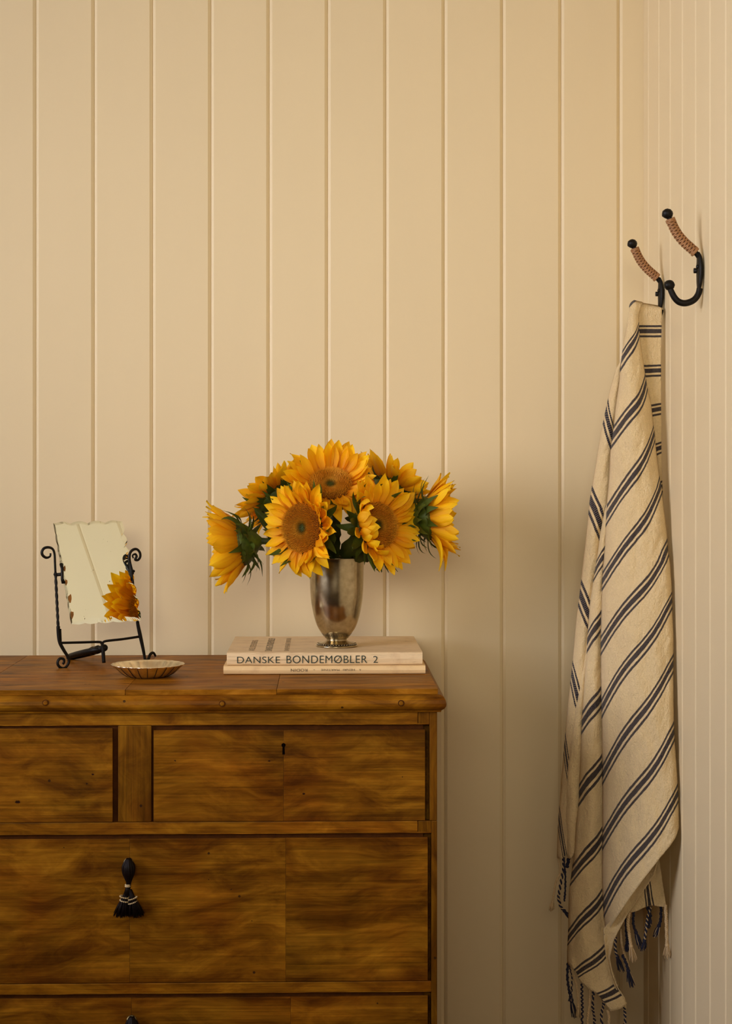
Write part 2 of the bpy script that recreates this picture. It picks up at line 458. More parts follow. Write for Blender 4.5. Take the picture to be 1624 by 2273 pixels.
# keys in the two long drawers
def key(px, py, par):
    x, z = CH(px, py, -.008)
    ring = [(x + .0052*math.cos(a), -.011 + .002*math.sin(a), z + .0050*math.sin(a)) for a in [2*math.pi*i/20 for i in range(20)]]
    vf = join(tube(ring, .0013, 8, closed=True), tube([(x, .001, z-.0045), (x, -.0095, z-.0045)], .0018, 8), tube([(x, -.0012, z-.0045), (x, -.0030, z-.0045)], .0042, 12))
    obj('key', vf, KEYM, par, world=False)
key(285.5, 1914, dr2); key(292.5, 2263, dr3)

# ---- tassel hanging on the key
def tassel(px0, py0, name='tassel', lab=''):
    x0, z0 = CH(px0, py0, -.012)
    M = MC @ Matrix.Translation((x0, -.012, z0))
    t = empty(name, M, lab, 'tassel')
    s = 1/1717.5
    def q(dx, dy, y=0.0): return Vector((dx*s, y, -dy*s))
    def tp(nm, VF, mat): return obj(nm, VF, mat, t, world=False)
    # loop strands: bulging sheaf around the key ring
    st = []
    for i in range(14):
        a = 2*math.pi*i/14
        w_ = 9 + 2*math.sin(i*2.1)
        pts = smooth_path([q(0+2*math.cos(a), -6, .002*math.sin(a)), q(w_*math.cos(a), 10, .006*math.sin(a)), q(w_*.95*math.cos(a), 26, .006*math.sin(a)), q(3.5*math.cos(a), 46, .002*math.sin(a)), q(3.5*math.cos(a)-1, 58, .002*math.sin(a))], 5)
        st.append(tube(pts, [.0016, .0024, .0024, .0014, .0013], 6))
    tp('loop', join(*st), HAIR)
    def beads(cx, cy, r, tilt, rows, nm):
        V = []
        for (dy, mat_i) in rows:
            for i in range(16):
                a = 2*math.pi*i/16
                c = q(cx + r*math.cos(a), cy + dy + tilt*math.cos(a), .00062*r*math.sin(a))
                V.append(ball(c, .0011, 1))
        tp(nm, join(*V), BEADW)
    tp('neck', tube([q(-1.5, 46), q(-2, 60), q(-4, 74)], [.0022, .0032, .0045], 10), HAIR)
    beads(-2, 53, 5, 0, [(-1.6, 0), (1.6, 0)], 'bead_band')
    beads(-9.5, 78, 9.2, 2, [(0, 0), (8.5, 0)], 'bead_band')
    beads(8.5, 81, 9.2, -3, [(0, 0), (9, 0)], 'bead_band')
    for cx, dx, sp in ((-8, -16, 18), (8, 15, 20)):
        st = []
        for i in range(170):
            a = rnd.uniform(0, 2*math.pi); rr = math.sqrt(rnd.random())
            p0 = q(cx*.4 + 3*rr*math.cos(a), 62, .002*rr*math.sin(a)); p1 = q(cx + 6*rr*math.cos(a), 80, .0045*rr*math.sin(a))
            p2 = q(dx + sp*rr*math.cos(a), 120 + rnd.uniform(-4, 4) - 3*abs(rr*math.cos(a)), .007*rr*math.sin(a))
            st.append(tube([p0, p1, (p1+p2)/2 + q(rr*math.cos(a), 0), p2], [.0007, .0006, .0006, .0003], 4))
        o = tp('brush', join(*st), HAIR); o['kind'] = 'stuff'
tassel(285.5, 1912, lab='dark horsehair tassel with cream bead bands hanging from the key of the long drawer')
tassel(292.5, 2263, lab='dark tassel on the key of the lowest visible drawer, almost all below the frame')

# ================================================================== BOOKS
def m_cover(name, col, streak, amt):
    m = MT(name); v = m.coord((6, 90, 90)); n = m.noise(v, 2.5, 5, .65)
    v2 = m.coord((30, 400, 400)); n2 = m.noise(v2, 1.5, 3, .6)
    k = m.math('ADD', m.math('MULTIPLY', n, .7), m.math('MULTIPLY', n2, .4))
    c = m.ramp(k, [(.40, streak), (.52, col), (.75, tuple(min(1, x*1.07) for x in col))])
    c = m.mix(amt, col + (1,), c)
    st = m.noise(m.coord((12, 12, 12)), 3, 4, .6); c = m.mix(m.math('MULTIPLY', m.math('SUBTRACT', st, .55, clamp=True), 2.2), c, (.55, .33, .16, 1))
    m.set(Base_Color=c, Roughness=.55); m.bump(n2, .15, .0004); return m.m
CVA = m_cover('streaked_cream_jacket', (.84, .64, .38), (.42, .27, .12), .75)
CVB = m_cover('tan_cream_jacket', (.88, .63, .32), (.62, .40, .18), .35)
PAGE = m_plain('page_edges', (.78, .68, .48), .8, 0, .4, 900, .1)
def book(lab, px0, px1, y_front, y_back, z0, z1, CV, dx0=0, name='book', tk=.0022, turn=0.0, spine_out=.0012):
    """spine toward the camera"""
    pl = P(px0, 1400, y_front); pr = P(px1, 1400, y_front); L_ = pr.x - pl.x; Dp = y_back - y_front
    M = Matrix.Translation((pl.x, y_front, z0)) @ Matrix.Rotation(TH + turn, 4, 'Z')
    b = empty(name, M, lab, 'book'); hh = z1 - z0
    # cover: C shaped section, swept along x with slightly rounded spine and small x bevel
    sec = [(Dp, 0), (Dp, tk), (.006, tk), (.0035, tk+.001), (.0035, hh-tk-.001), (.006, hh-tk), (Dp, hh-tk), (Dp, hh)]
    rs = [(.004, hh), (.0015, hh-.0006), (.0003, hh-.0024), (-spine_out*.6, hh*.5), (.0003, .0024), (.0015, .0006), (.004, 0)]
    sec += rs
    n = len(sec); V, Fc = [], []
    nx = 40
    for i in range(nx+1):
        x = L_*i/nx
        for y, z in sec:
            wob = .00025*noise.noise(Vector((x*30, y*20, z*100)))
            V.append(Vector((x + (.0004 if i == 0 else -.0004 if i == nx else 0), y, z + (wob if .0005 < z < hh-.0005 else 0))))
    for i in range(nx):
        for k in range(n): Fc.append((i*n+k, (i+1)*n+k, (i+1)*n+(k+1)%n, i*n+(k+1)%n))
    # end caps as strips
    for i in (0, nx):
        o = i*n; q = lambda *a: tuple(o+j for j in (a if i else a[::-1]))
        Fc += [q(0, 1, 2, n-1), q(n-1, 2, 3, n-2), q(n-2, 3, 4, 8+1, 8+2, 8+3, 8+4, 8+5)[:], q(4, 5, 8, 9) if False else q(4, 5, 8, 9), q(5, 6, 7, 8)]
    Fc = [f for f in Fc if len(set(f)) == len(f)]
    c = obj('cover', (V, Fc), CV, b, world=False, smooth=False)
    # pages: stacked leaves (edges ribbed)
    V, Fc = [], []
    nl = 12
    for i in range(nl):
        a = tk + .0002 + (hh-2*tk-.0004)*i/nl; e = tk + .0002 + (hh-2*tk-.0004)*(i+.86)/nl
        j = .0005*rnd.random()
        v, f = box(.0035+j, L_-.0035-j, .0040, Dp-.003-j, a, e); V, Fc = join((V, Fc), (v, f))
    obj('page_block', (V, Fc), PAGE, b, world=False, smooth=False)
    return b, c, L_, Dp, hh
def text_mesh(s, w_, h_, M, mat, parent, name='lettering', off=-.006, thick=.00012, flip=False):
    cu = bpy.data.curves.new('t', 'FONT'); cu.body = s; cu.size = 1; cu.offset = off; cu.extrude = 0; cu.space_character = 1.06
    o = bpy.data.objects.new('t', cu); COL.objects.link(o)
    dg = bpy.context.evaluated_depsgraph_get(); dg.update()
    me = bpy.data.meshes.new_from_object(o.evaluated_get(dg)); bpy.data.objects.remove(o); bpy.data.curves.remove(cu)
    co = np.array([v.co[:] for v in me.vertices]); mn, mx = co.min(0), co.max(0)
    for v in me.vertices:
        x = (v.co.x - mn[0])/(mx[0]-mn[0])*w_; y = (v.co.y - mn[1])/(mx[1]-mn[1])*h_
        if flip: x, y = w_-x, h_-y
        v.co = M @ Vector((x, y, thick))
    me.materials.clear(); me.materials.append(mat); me.name = name
    me.polygons.foreach_set('material_index', [0]*len(me.polygons))
    return link(name, me, parent)
zb0 = T + .0002; zb1 = T + .0119; zb2 = zb1 + .0002; zb3 = T + .0300
bk2, cv2, L2_, D2_, h2_ = book('thin tan book with upside down spine lettering, lying under the thicker book', 495, 945, 2.292, 2.512, zb0, zb1, CVB, name='book', tk=.0018, turn=R(-.15))
bk1, cv1, L1_, D1_, h1_ = book('thicker cream streaked book with large dark spine title, on top and under the vase', 502.5, 938.5, 2.297, 2.520, zb2, zb3, CVA, name='book', tk=.0025, turn=R(.1))
SPN = Matrix.Rotation(R(90), 4, 'X')      # text plane facing -Y
s2 = 2.297/F
text_mesh('DANSKE', 95*s2, 14.6*s2, Matrix.Translation(((526-502.5)*s2, -.0010, .0033)) @ SPN, INK, cv1, 'spine_title')
text_mesh('BONDEMØBLER', 179*s2, 17.0*s2, Matrix.Translation(((635.5-502.5)*s2, -.0010, .0030)) @ SPN, INK, cv1, 'spine_title')
text_mesh('2', 10.5*s2, 15*s2, Matrix.Translation(((828-502.5)*s2, -.0010, .0034)) @ SPN, INK, cv1, 'spine_title')
s3 = 2.292/F
def st3(s, xa, xb, hpx, zz): text_mesh(s, (xb-xa)*s3, hpx*s3, Matrix.Translation(((xa-495)*s3, -.0010, zz)) @ SPN, INK2, cv2, 'spine_lettering', -.002, .0001, True)
st3('RODIN', 645, 682, 6.2, .0040); st3('–', 695, 699, .7, .0062); st3('MARTINIE', 712, 753, 4.2, .0049); st3('HENRI', 761, 787, 4.2, .0050); st3('A', 797, 801, 4.0, .0050)
# three lines of lettering running across the front cover
for s_, xa, hh_, y0, y1, mt in (('AXEL STEENSBERG', .0375, .0085, .023, .168, INK3), ('DANSKE BONDEMØBLER', .0620, .0098, .018, .195, INK2), ('DANISH PEASANT FURNITURE', .0860, .0070, .018, .195, INK3)):
    M = Matrix.Translation((xa + .0, y0, h1_)) @ Matrix.Rotation(R(90), 4, 'Z')
    text_mesh(s_, y1-y0, hh_, M, mt, cv1, 'cover_lettering', -.004, .00015)

# ================================================================== VASE
VC = P(747, 1400, 2.378); zv = zb3 + .0003
def m_pewter():
    m = MT('pewter'); n = m.noise(m.coord((1,1,1)), 90, 5, .6); n2 = m.noise(m.coord((1,1,.15)), 160, 3, .6); n3 = m.noise(m.coord(), 25, 4, .6)
    c = m.ramp(n, [(.3, (.38, .31, .19)), (.7, (.58, .49, .32))])
    m.set(Base_Color=c, Metallic=1.0, Roughness=m.math('ADD', m.math('MULTIPLY', n3, .22), .09)); m.bump(m.math('ADD', n2, n), .05, .0004); return m.m
PEW = m_pewter()
PEWD = m_plain('dark_pewter', (.10, .08, .055), .45, 1.0, .2, 300)
vase = empty('vase', Matrix.Translation((VC.x, VC.y, zv)), 'footed pewter vase holding sunflowers, standing on the books', 'vase')
U = 8.76e-5
zt = .1305
vp = [(0, .0110), (.012, .0110), (.0125, .0128)]
outer = [(160, 1478), (178, 1470), (195, 1455), (232, 1405), (272, 1350), (305, 1295), (342, 1210), (372, 1110), (395, 1000), (415, 890), (430, 740), (436, 600), (438, 450), (441, 320), (448, 220), (456, 170), (461, 150)]
op = smooth_path([(r*U, 0, (1602-y)*U) for r, y in outer], 4)
op = [(p.x, p.z) for p in op]
inner = [(r - .0013, z) for r, z in op[::-1]]
body = [(.0125, .0108)] + op + [(op[-1][0]-.0006, op[-1][1]+.0006)] + inner + [(.001, inner[-1][1]+.001)]
obj('body', lathe(body, 96), PEW, vase, world=False)
foot = [(.002, 0), (.0293, 0), (.0300, .0007), (.0302, .0016), (.0296, .0022), (.0290, .0024), (.0262, .0048), (.0250, .0052), (.0180, .0070), (.0152, .0086), (.0142, .0095), (.0148, .0101), (.0148, .0108), (.0138, .0112), (.0126, .0116)]
obj('foot', lathe(foot, 96, close_top=True), PEW, vase, world=False)
bd = []
for i in range(44):
    a = 2*math.pi*i/44; bd.append(ball((.0276*math.cos(a), .0276*math.sin(a), .0040), .00095, 1))
obj('beaded_ring', join(*bd), PEW, vase, world=False)
obj('ring_groove', lathe([(.0288, .0027), (.0262, .0051)], 72, close_bottom=False), PEWD, vase, world=False)
fl = []
for i in range(52):
    a = 2*math.pi*i/52
    p0 = Vector((.0149*math.cos(a), .0149*math.sin(a), .0118)); p1 = Vector((.0217*math.cos(a), .0217*math.sin(a), .0195))
    fl.append(tube([p0, (p0+p1)/2, p1], [.0007, .0009, .0004], 5))
obj('fluting', join(*fl), PEWD, vase, world=False)

# ================================================================== SUNFLOWERS
def m_petal():
    m = MT('sunflower_petal')
    at = m.node('ShaderNodeAttribute', attribute_name='puv'); sp = m.node('ShaderNodeSeparateXYZ'); m.L(at.outputs['Vector'], sp.inputs[0])
    u, v = sp.outputs[0], sp.outputs[1]
    c = m.ramp(v, [(0, (.80, .25, .002)), (.22, (.93, .40, .003)), (.65, (1.0, .55, .004)), (1, (1.0, .62, .012))])
    cb = m.node('ShaderNodeCombineXYZ'); m.L(m.math('MULTIPLY', u, 9.0), cb.inputs[0]); m.L(m.math('MULTIPLY', v, .7), cb.inputs[1])
    oi = m.node('ShaderNodeObjectInfo'); m.L(m.math('MULTIPLY', oi.outputs['Random'], 20.0), cb.inputs[2])
    n = m.noise(cb.outputs[0], 1.6, 3, .6)
    c = m.mix(m.math('MULTIPLY', m.math('SUBTRACT', n, .42, clamp=True), 1.3), c, (.85, .32, .002, 1))
    hs = m.node('ShaderNodeHueSaturation'); hs.inputs['Saturation'].default_value = 1.0
    m.L(m.math('ADD', m.math('MULTIPLY', oi.outputs['Random'], .02), .492), hs.inputs['Hue'])
    m.L(m.math('ADD', m.math('MULTIPLY', oi.outputs['Random'], .2), .92), hs.inputs['Value'])
    m.L(c, hs.inputs['Color'])
    m.set(Base_Color=hs.outputs[0], Roughness=.55); m.b.inputs['Specular IOR Level'].default_value = .25
    m.bump(n, .5, .0012)
    tr = m.node('ShaderNodeBsdfTranslucent'); m.L(hs.outputs[0], tr.inputs[0])
    mx = m.node('ShaderNodeMixShader'); mx.inputs[0].default_value = .28
    out = m.n['Material Output']; m.L(m.b.outputs[0], mx.inputs[1]); m.L(tr.outputs[0], mx.inputs[2]); m.L(mx.outputs[0], out.inputs[0])
    return m.m
PET = m_petal()
def m_green(name, a, b, sc=60):
    m = MT(name); n = m.noise(m.coord(rand=2.0), sc, 4, .6)
    c = m.ramp(n, [(.3, a), (.7, b)]); m.set(Base_Color=c, Roughness=.55); m.b.inputs['Specular IOR Level'].default_value = .3
    m.bump(n, .3, .001); return m.m
GRN = m_green('bract_green', (.030, .045, .003), (.105, .140, .010)); GRD = m_green('leaf_green', (.022, .032, .003), (.065, .080, .008), 40)
STM = m_green('stem_green', (.03, .045, .008), (.07, .09, .02), 120)
def m_disc():
    m = MT('seed_disc')
    at = m.node('ShaderNodeAttribute', attribute_name='rad'); r = at.outputs['Fac']
    c = m.ramp(r, [(0, (.022, .018, .001)), (.15, (.04, .03, .002)), (.34, (.30, .13, .008)), (.55, (.30, .12, .008)), (.70, (.10, .03, .003)), (1, (.12, .04, .004))])
    n = m.noise(m.coord(rand=1.0), 700, 3, .6)
    c = m.mix(m.math('MULTIPLY', m.math('SUBTRACT', n, .5, clamp=True), 3.0, clamp=True), c, (.5, .2, .01, 1))
    m.set(Base_Color=c, Roughness=.7); m.b.inputs['Specular IOR Level'].default_value = .15; m.bump(n, .8, .001); return m.m
DSC = m_disc()
def m_floret():
    m = MT('disc_florets')
    at = m.node('ShaderNodeAttribute', attribute_name='rad'); r = at.outputs['Fac']
    c = m.ramp(r, [(0, (.03, .028, .002)), (.18, (.08, .055, .003)), (.36, (.62, .28, .014)), (.6, (.70, .28, .011)), (1, (.88, .42, .018))])
    m.set(Base_Color=c, Roughness=.6); return m.m
FLO = m_floret()
def petal_mesh(seed, L=1.0, W=.30, curl=.25, cup=.25, fold=0.0, nu=4, nv=7, wave=.05):
    r_ = random.Random(seed); V, Fc, UV = [], [], []
    tipx = r_.uniform(-.04, .04)
    for j in range(nv+1):
        v = j/nv
        wd = W * (.30 + 1.55*v)*(1-v)**.62 * 1.12 if v < 1 else 0
        wd = W * min(1, (.42 + 1.25*v)) * (1 - max(0, (v-.45)/.55)**2.1) if v < 1 else .004
        a = curl*v*1.3 + fold*max(0, v-.35)**1.2*2.2
        # position along an arc
        x = 0; z = 0; m = 12
        for q in range(m):
            vv = v*(q+.5)/m; aa = curl*vv*1.6 + fold*max(0, vv-.30)*2.6
            x += math.cos(aa)*v/m; z += math.sin(aa)*v/m
        for i in range(nu+1):
            u = i/nu*2-1
            V.append(Vector((x*L, u*wd*.5*L + tipx*v*v*L, z*L + (cup*(u*u-.4)*wd*.5 + .012*math.cos(u*math.pi*2)*(1-v) + wave*math.sin(v*7+seed*1.7+u*1.3)*v*.4)*L)))
            UV.append((i/nu, v, 0))
    for j in range(nv):
        for i in range(nu):
            a = j*(nu+1)+i; Fc.append((a, a+1, a+nu+2, a+nu+1))
    me = mesh('petal', V, Fc, PET)
    at = me.attributes.new('puv', 'FLOAT_VECTOR', 'POINT'); at.data.foreach_set('vector', [c for t in UV for c in t])
    return me
PM = [petal_mesh(i, W=rnd.uniform(.36, .50), curl=rnd.uniform(-.15, .40), cup=rnd.uniform(.1, .7), wave=rnd.uniform(.03, .10)) for i in range(12)]
PMF = [petal_mesh(50+i, W=.46, curl=.3, fold=rnd.uniform(.45, .9), cup=.5) for i in range(4)]
PMD = [petal_mesh(80+i, W=.42, curl=-.3, fold=-rnd.uniform(.15, .5), cup=.6) for i in range(5)]
def bract_mesh(seed):
    r_ = random.Random(seed); V, Fc = [], []
    nu, nv = 4, 7; cu = r_.uniform(.5, 1.5); x = z = 0; W = r_.uniform(.40, .52); tw = r_.uniform(-.5, .5)
    for j in range(nv+1):
        v = j/nv; wd = W*min(1, .75+.6*v)*(1-v)**.85 if v < 1 else .004
        if j: a = -.15 + cu*(v-.3) + .6*math.sin(v*5+seed)*v*.5; x += math.cos(a)/nv; z += math.sin(a)/nv
        for i in range(nu+1):
            u = i/nu*2-1; V.append(Vector((x, u*wd*.5 + tw*v*v*.4, z - .25*(u*u)*wd*.5 + tw*u*wd*v*.4)))
    for j in range(nv):
        for i in range(nu): a = j*(nu+1)+i; Fc.append((a, a+1, a+nu+2, a+nu+1))
    return mesh('bract', V, Fc, GRN)
BM_ = [bract_mesh(i) for i in range(6)]
# seed disc and floret ring, radius 1
def disc_mesh():
    V, Fc, rd = [], [], []
    n = 40; rs = [0.02, .12, .25, .38, .5, .62, .74, .86, .95, 1.0, 1.03, .9]
    zs = [.02, .025, .05, .10, .14, .17, .18, .16, .11, .04, -.08, -.2]
    for r, z in zip(rs, zs):
        for k in range(n):
            a = 2*math.pi*k/n; V.append(Vector((r*math.cos(a), r*math.sin(a), z))); rd.append(min(r, 1))
    for i in range(len(rs)-1):
        for k in range(n): Fc.append((i*n+k, i*n+(k+1)%n, (i+1)*n+(k+1)%n, (i+1)*n+k))
    Fc = [f[::-1] for f in Fc] + [tuple(range(n))]
    me = mesh('disc', V, Fc, DSC); at = me.attributes.new('rad', 'FLOAT', 'POINT'); at.data.foreach_set('value', rd); return me
def floret_mesh():
    V, Fc, rd = [], [], []
    N = 1500
    for i in range(N):
        r = math.sqrt((i+.5)/N); a = i*2.39996
        if r < .20: h, b = .05, .030
        elif r < .40: h, b = .08, .03
        else: h, b = .12 + .06*rnd.random(), .018
        z = np.interp(r, [0, .25, .5, .74, .95, 1], [.02, .05, .14, .18, .11, .04])
        c = Vector((r*math.cos(a)*.99, r*math.sin(a)*.99, z)); d = Vector((math.cos(a)*.35*r, math.sin(a)*.35*r, 1)).normalized() + Vector((rnd.uniform(-.2,.2), rnd.uniform(-.2,.2), 0))
        n0 = len(V)
        for k in range(3):
            q = a + k*2.094; V.append(c + Vector((math.cos(q)*b, math.sin(q)*b, -.01)))
        V.append(c + d*h); rd += [min(r, 1)]*3 + [min(r+.12, 1)]
        Fc += [(n0, n0+1, n0+3), (n0+1, n0+2, n0+3), (n0+2, n0, n0+3)]
    me = mesh('florets', V, Fc, FLO, smooth=False); at = me.attributes.new('rad', 'FLOAT', 'POINT'); at.data.foreach_set('value', rd); return me
DM = disc_mesh(); FM = floret_mesh()
def calyx_mesh(rd):
    return lathe([(.10*rd, -1.05*rd), (.30*rd, -.90*rd), (.72*rd, -.55*rd), (1.0*rd, -.22*rd), (1.04*rd, 0), (.9*rd, .03*rd)], 28, close_top=True)
VR = Vector((VC.x, VC.y, zv))
def sunflower(lab, c, d, rd, pl, n=30, tilt=20, roll=0.0, asym=None, folds=(), droop=(), sx=1.0, path=None, sp=(0, 0), bend=None):
    """c centre of the disc, d facing direction, rd disc radius, pl petal length, tilt = cup angle of the petals"""
    d = Vector(d).normalized(); up = Vector((0, 0, 1)); xa = up.cross(d)
    if xa.length < .1: xa = Vector((1, 0, 0))
    xa.normalize(); ya = d.cross(xa)
    M = Matrix((xa, ya, d)).transposed().to_4x4(); M.translation = Vector(c)
    r_ = random.Random(int(abs(c[0])*1e4) + int(c[2]*1e4))
    fw = empty('sunflower', M, lab, 'sunflower', 'sunflowers in the pewter vase')
    sc_ = Matrix.Diagonal((rd*sx, rd, rd, 1))
    link('disc', DM, fw, sc_); o = link('florets', FM, fw, sc_); o['kind'] = 'stuff'
    obj('calyx', calyx_mesh(rd), GRN, fw, world=False)
    for ring in range(2):
        m = n if ring == 0 else int(n*.62)
        for i in range(m):
            ph = 360*(i + .5*ring + r_.uniform(-.22, .22))/m
            a_ = R(ph); ll = pl * r_.uniform(.88, 1.12) * (1 if ring == 0 else .86)
            tl = tilt + r_.uniform(-9, 9) + (9 if ring else -3)
            if asym: ddir, dl, dt = asym; k = math.cos(R(ph - ddir)); ll *= 1 + dl*k; tl += dt*k
            me = PM[r_.randrange(len(PM))]
            for f0, f1, pr in folds:
                if f0 <= ph % 360 <= f1 and r_.random() < pr: me = PMF[r_.randrange(4)]; tl += r_.uniform(14, 44); ll *= r_.uniform(.8, 1.15)
            for f0, f1, pr in droop:
                if f0 <= ph % 360 <= f1 and r_.random() < pr: me = PMD[r_.randrange(5)]; tl -= 8; ll *= 1.08
            rr = rd*(.98 - .05*ring)
            W = Matrix.Rotation(a_, 4, 'Z') @ Matrix.Translation((rr*(sx if abs(math.cos(a_)) > .7 else 1), 0, rd*(-.03 + .06*ring))) @ Matrix.Rotation(-R(tl), 4, 'Y') @ Matrix.Rotation(R(r_.uniform(-25, 25)), 4, 'X') @ Matrix.Rotation(R(r_.uniform(-8, 8)), 4, 'Z') @ Matrix.Diagonal((ll, ll, ll, 1))
            link('petal', me, fw, W)
    for ring in range(2):
        m = 13
        for i in range(m):
            ph = 360*(i+.5*ring+r_.uniform(-.25, .25))/m
            W = Matrix.Rotation(R(ph), 4, 'Z') @ Matrix.Translation((rd*(.92 - .28*ring), 0, -rd*(.16+.30*ring))) @ Matrix.Rotation(-R(r_.uniform(-15, 45) - 22*ring), 4, 'Y') @ Matrix.Diagonal((rd*1.15, rd*1.05, rd*1.1, 1))
            link('bract', BM_[r_.randrange(6)], fw, W)
    # stem, from behind the calyx down into the vase
    p0 = Vector(c) - d*rd*.85
    mouth = VR + Vector((sp[0], sp[1], .128)); base = VR + Vector((-sp[0]*.5, -sp[1]*.5, .035))
    p1 = p0 - d*.022 + Vector((0, 0, -.004))
    pts = [p0, p1] + ([Vector(q) for q in (path or [])]) + [mouth + Vector((sp[0]*.35, sp[1]*.35, .022)), mouth, base]
    obj('stem', tube(smooth_path(pts, 6), [.0050, .0036, .0034, .0034, .0034], 10), STM, fw)
    return fw
def fp(px, py, Y): return tuple(P(px, py, Y))
sunflower('sunflower at the far left seen from behind, facing left', fp(534, 1208, 2.345), (-.96, .04, -.18), .0300, .049, 38, tilt=50, sp=(-.022, .000), path=[fp(600, 1190, 2.35), fp(650, 1200, 2.36)])
sunflower('sunflower with full brown disc, front left above the vase rim', fp(671, 1172, 2.285), (-.62, -.78, .02), .0345, .0365, 36, tilt=18, asym=(180, -.06, -12), folds=((-1, 40, .25), (320, 361, .35)), droop=((230, 330, .6),), sp=(-.014, -.018))
sunflower('sunflower at the very top of the bunch, tilted upwards', fp(733, 1075, 2.330), (.03, -.68, .70), .0305, .041, 35, tilt=24, asym=(90, .05, 8), droop=((210, 330, .5),), sp=(-.004, .004))
sunflower('sunflower facing right with petals folded over its disc, front right', fp(838, 1166, 2.290), (.60, -.77, .16), .0325, .0385, 36, tilt=17, asym=(20, .08, -12), folds=((130, 235, .65), (236, 265, .4)), sp=(.014, -.018))
sunflower('sunflower at upper right seen from behind, petals fanned upwards', fp(872, 1086, 2.415), (.55, .38, .66), .0290, .043, 30, tilt=12, sp=(.018, .014))
sunflower('sunflower at the far right in profile, facing right', fp(954, 1150, 2.340), (.97, -.03, .10), .0305, .044, 36, tilt=50, droop=((225, 320, .5),), sp=(.024, .000), path=[fp(915, 1180, 2.35), fp(860, 1195, 2.36)])
sunflower('sunflower at upper left seen from behind, half hidden', fp(612, 1103, 2.410), (-.55, .38, .66), .0290, .041, 30, tilt=12, sp=(-.018, .014))
# leaves: children of the first front flowers would hide; they are parts of the vase bunch stems
def leaf(pts, wd, par, droop=.0, nu=8, nv=14, serr=.10):
    path = smooth_path(pts, 4); nv = len(path)-1; V, Fc = [], []
    side = Vector((0, -1, 0))
    for j, p in enumerate(path):
        v = j/nv; t = (path[min(j+1, nv)] - path[max(j-1, 0)]).normalized()
        s_ = t.cross(side).normalized()
        w_ = wd*(math.sin(math.pi*min(1, v*.93+.06)**.75))**.9*(1+serr*math.sin(j*2.4)) + .0003
        for i in range(nu+1):
            u = i/nu*2-1
            V.append(p + s_*u*w_ + side*(abs(u)*w_*-.35 + .15*w_*math.sin(v*9+u*3)))
    for j in range(nv):
        for i in range(nu): a = j*(nu+1)+i; Fc.append((a, a+1, a+nu+2, a+nu+1))
    o = obj('leaf', (V, Fc), GRD, par); return o
fl_ = [o for o in bpy.data.objects if o.name.startswith('sunflower')]
f2, f4 = fl_[1], fl_[3]
leaf([fp(770, 1235, 2.36), fp(800, 1190, 2.33), fp(795, 1160, 2.34), fp(765, 1150, 2.35)], .011, f4)
leaf([fp(760, 1238, 2.355), fp(778, 1215, 2.335), fp(800, 1205, 2.32), fp(828, 1222, 2.32)], .012, f4)
leaf([fp(785, 1240, 2.35), fp(815, 1228, 2.32), fp(832, 1240, 2.305), fp(833, 1259, 2.30)], .0125, f4)
leaf([fp(785, 1238, 2.37), fp(830, 1228, 2.345), fp(855, 1235, 2.33), fp(858, 1264, 2.325)], .010, f4)
leaf([fp(745, 1238, 2.37), fp(735, 1200, 2.36), fp(742, 1165, 2.35), fp(735, 1135, 2.36)], .012, f2)
leaf([fp(725, 1238, 2.36), fp(712, 1215, 2.35), fp(722, 1180, 2.345), fp(755, 1160, 2.35)], .010, f2)
leaf([fp(700, 1240, 2.37), fp(660, 1205, 2.37), fp(600, 1165, 2.365), fp(565, 1130, 2.36)], .013, fl_[0])
leaf([fp(690, 1245, 2.37), fp(700, 1242, 2.335), fp(704, 1252, 2.33), fp(708, 1264, 2.33)], .006, f2)
# drooping bracts of a small bud at lower right
for i in range(9):
    a = rnd.uniform(-12, 12)
    V = []
    p0 = P(853 + a*.5, 1228, 2.335+.004*(i%3)); p1 = P(855 + a, 1244, 2.33); p2 = P(853 + a*1.9, 1258 + rnd.uniform(0, 9), 2.33); p3 = P(856 + a*2.3, 1262 + rnd.uniform(2, 10), 2.33)
    obj('bract', tube(smooth_path([p0, p1, p2, p3], 4), [.0020, .0026, .0012, .0003], 5, aspect=.4), GRN, f4)

# ================================================================== DISH
DCt = Vector(P(328, 1478, 2.272)); DCt.z = T + .0003
def m_silver():
    m = MT('tarnished_silver'); n = m.noise(m.coord(), 70, 4, .6, .5)
    c = m.ramp(n, [(.35, (.80, .68, .50)), (.6, (.97, .88, .70)), (.8, (.88, .74, .54))]); m.set(Base_Color=c, Metallic=1.0, Roughness=.28); return m.m
SIL = m_silver()
dish = empty('dish', Matrix.Translation(DCt), 'small scalloped silver dish on the chest top beside the mirror', 'dish')
NF = 22
def frd(r, z, a):
    k = max(0, (r-.018)/.032); s_ = abs(math.sin(a*NF/2 + .3)); return r * (1 + .045*k*(s_**.7 - .5))
dp = [(.001, .0002), (.0235, .0002), (.0290, .0012), (.0355, .0045), (.0412, .0092), (.0462, .0138), (.0490, .0165), (.0494, .0172), (.0484, .0174), (.0452, .0148), (.0400, .0102), (.0342, .0056), (.0280, .0024), (.022, .0014), (.001, .0014)]
obj('bowl', lathe(dp, 264, fr=frd), SIL, dish, world=False)
rb = []
for i in range(NF):
    a = (i*2*math.pi - .3*2)/NF
    q = [Vector((frd(r, z, a)*math.cos(a), frd(r, z, a)*math.sin(a), z)) for r, z in ((.0235, .0002), (.0290, .0009), (.0357, .0043), (.0414, .0090), (.0464, .0136), (.0491, .0163))]
    rb.append(tube(q, [.0003, .0005, .0006, .0006, .0006, .0004], 5))
TAR = m_plain('dark_tarnish', (.06, .035, .02), .5, .6, 0, 200)
obj('flute_line', join(*rb), TAR, dish, world=False)

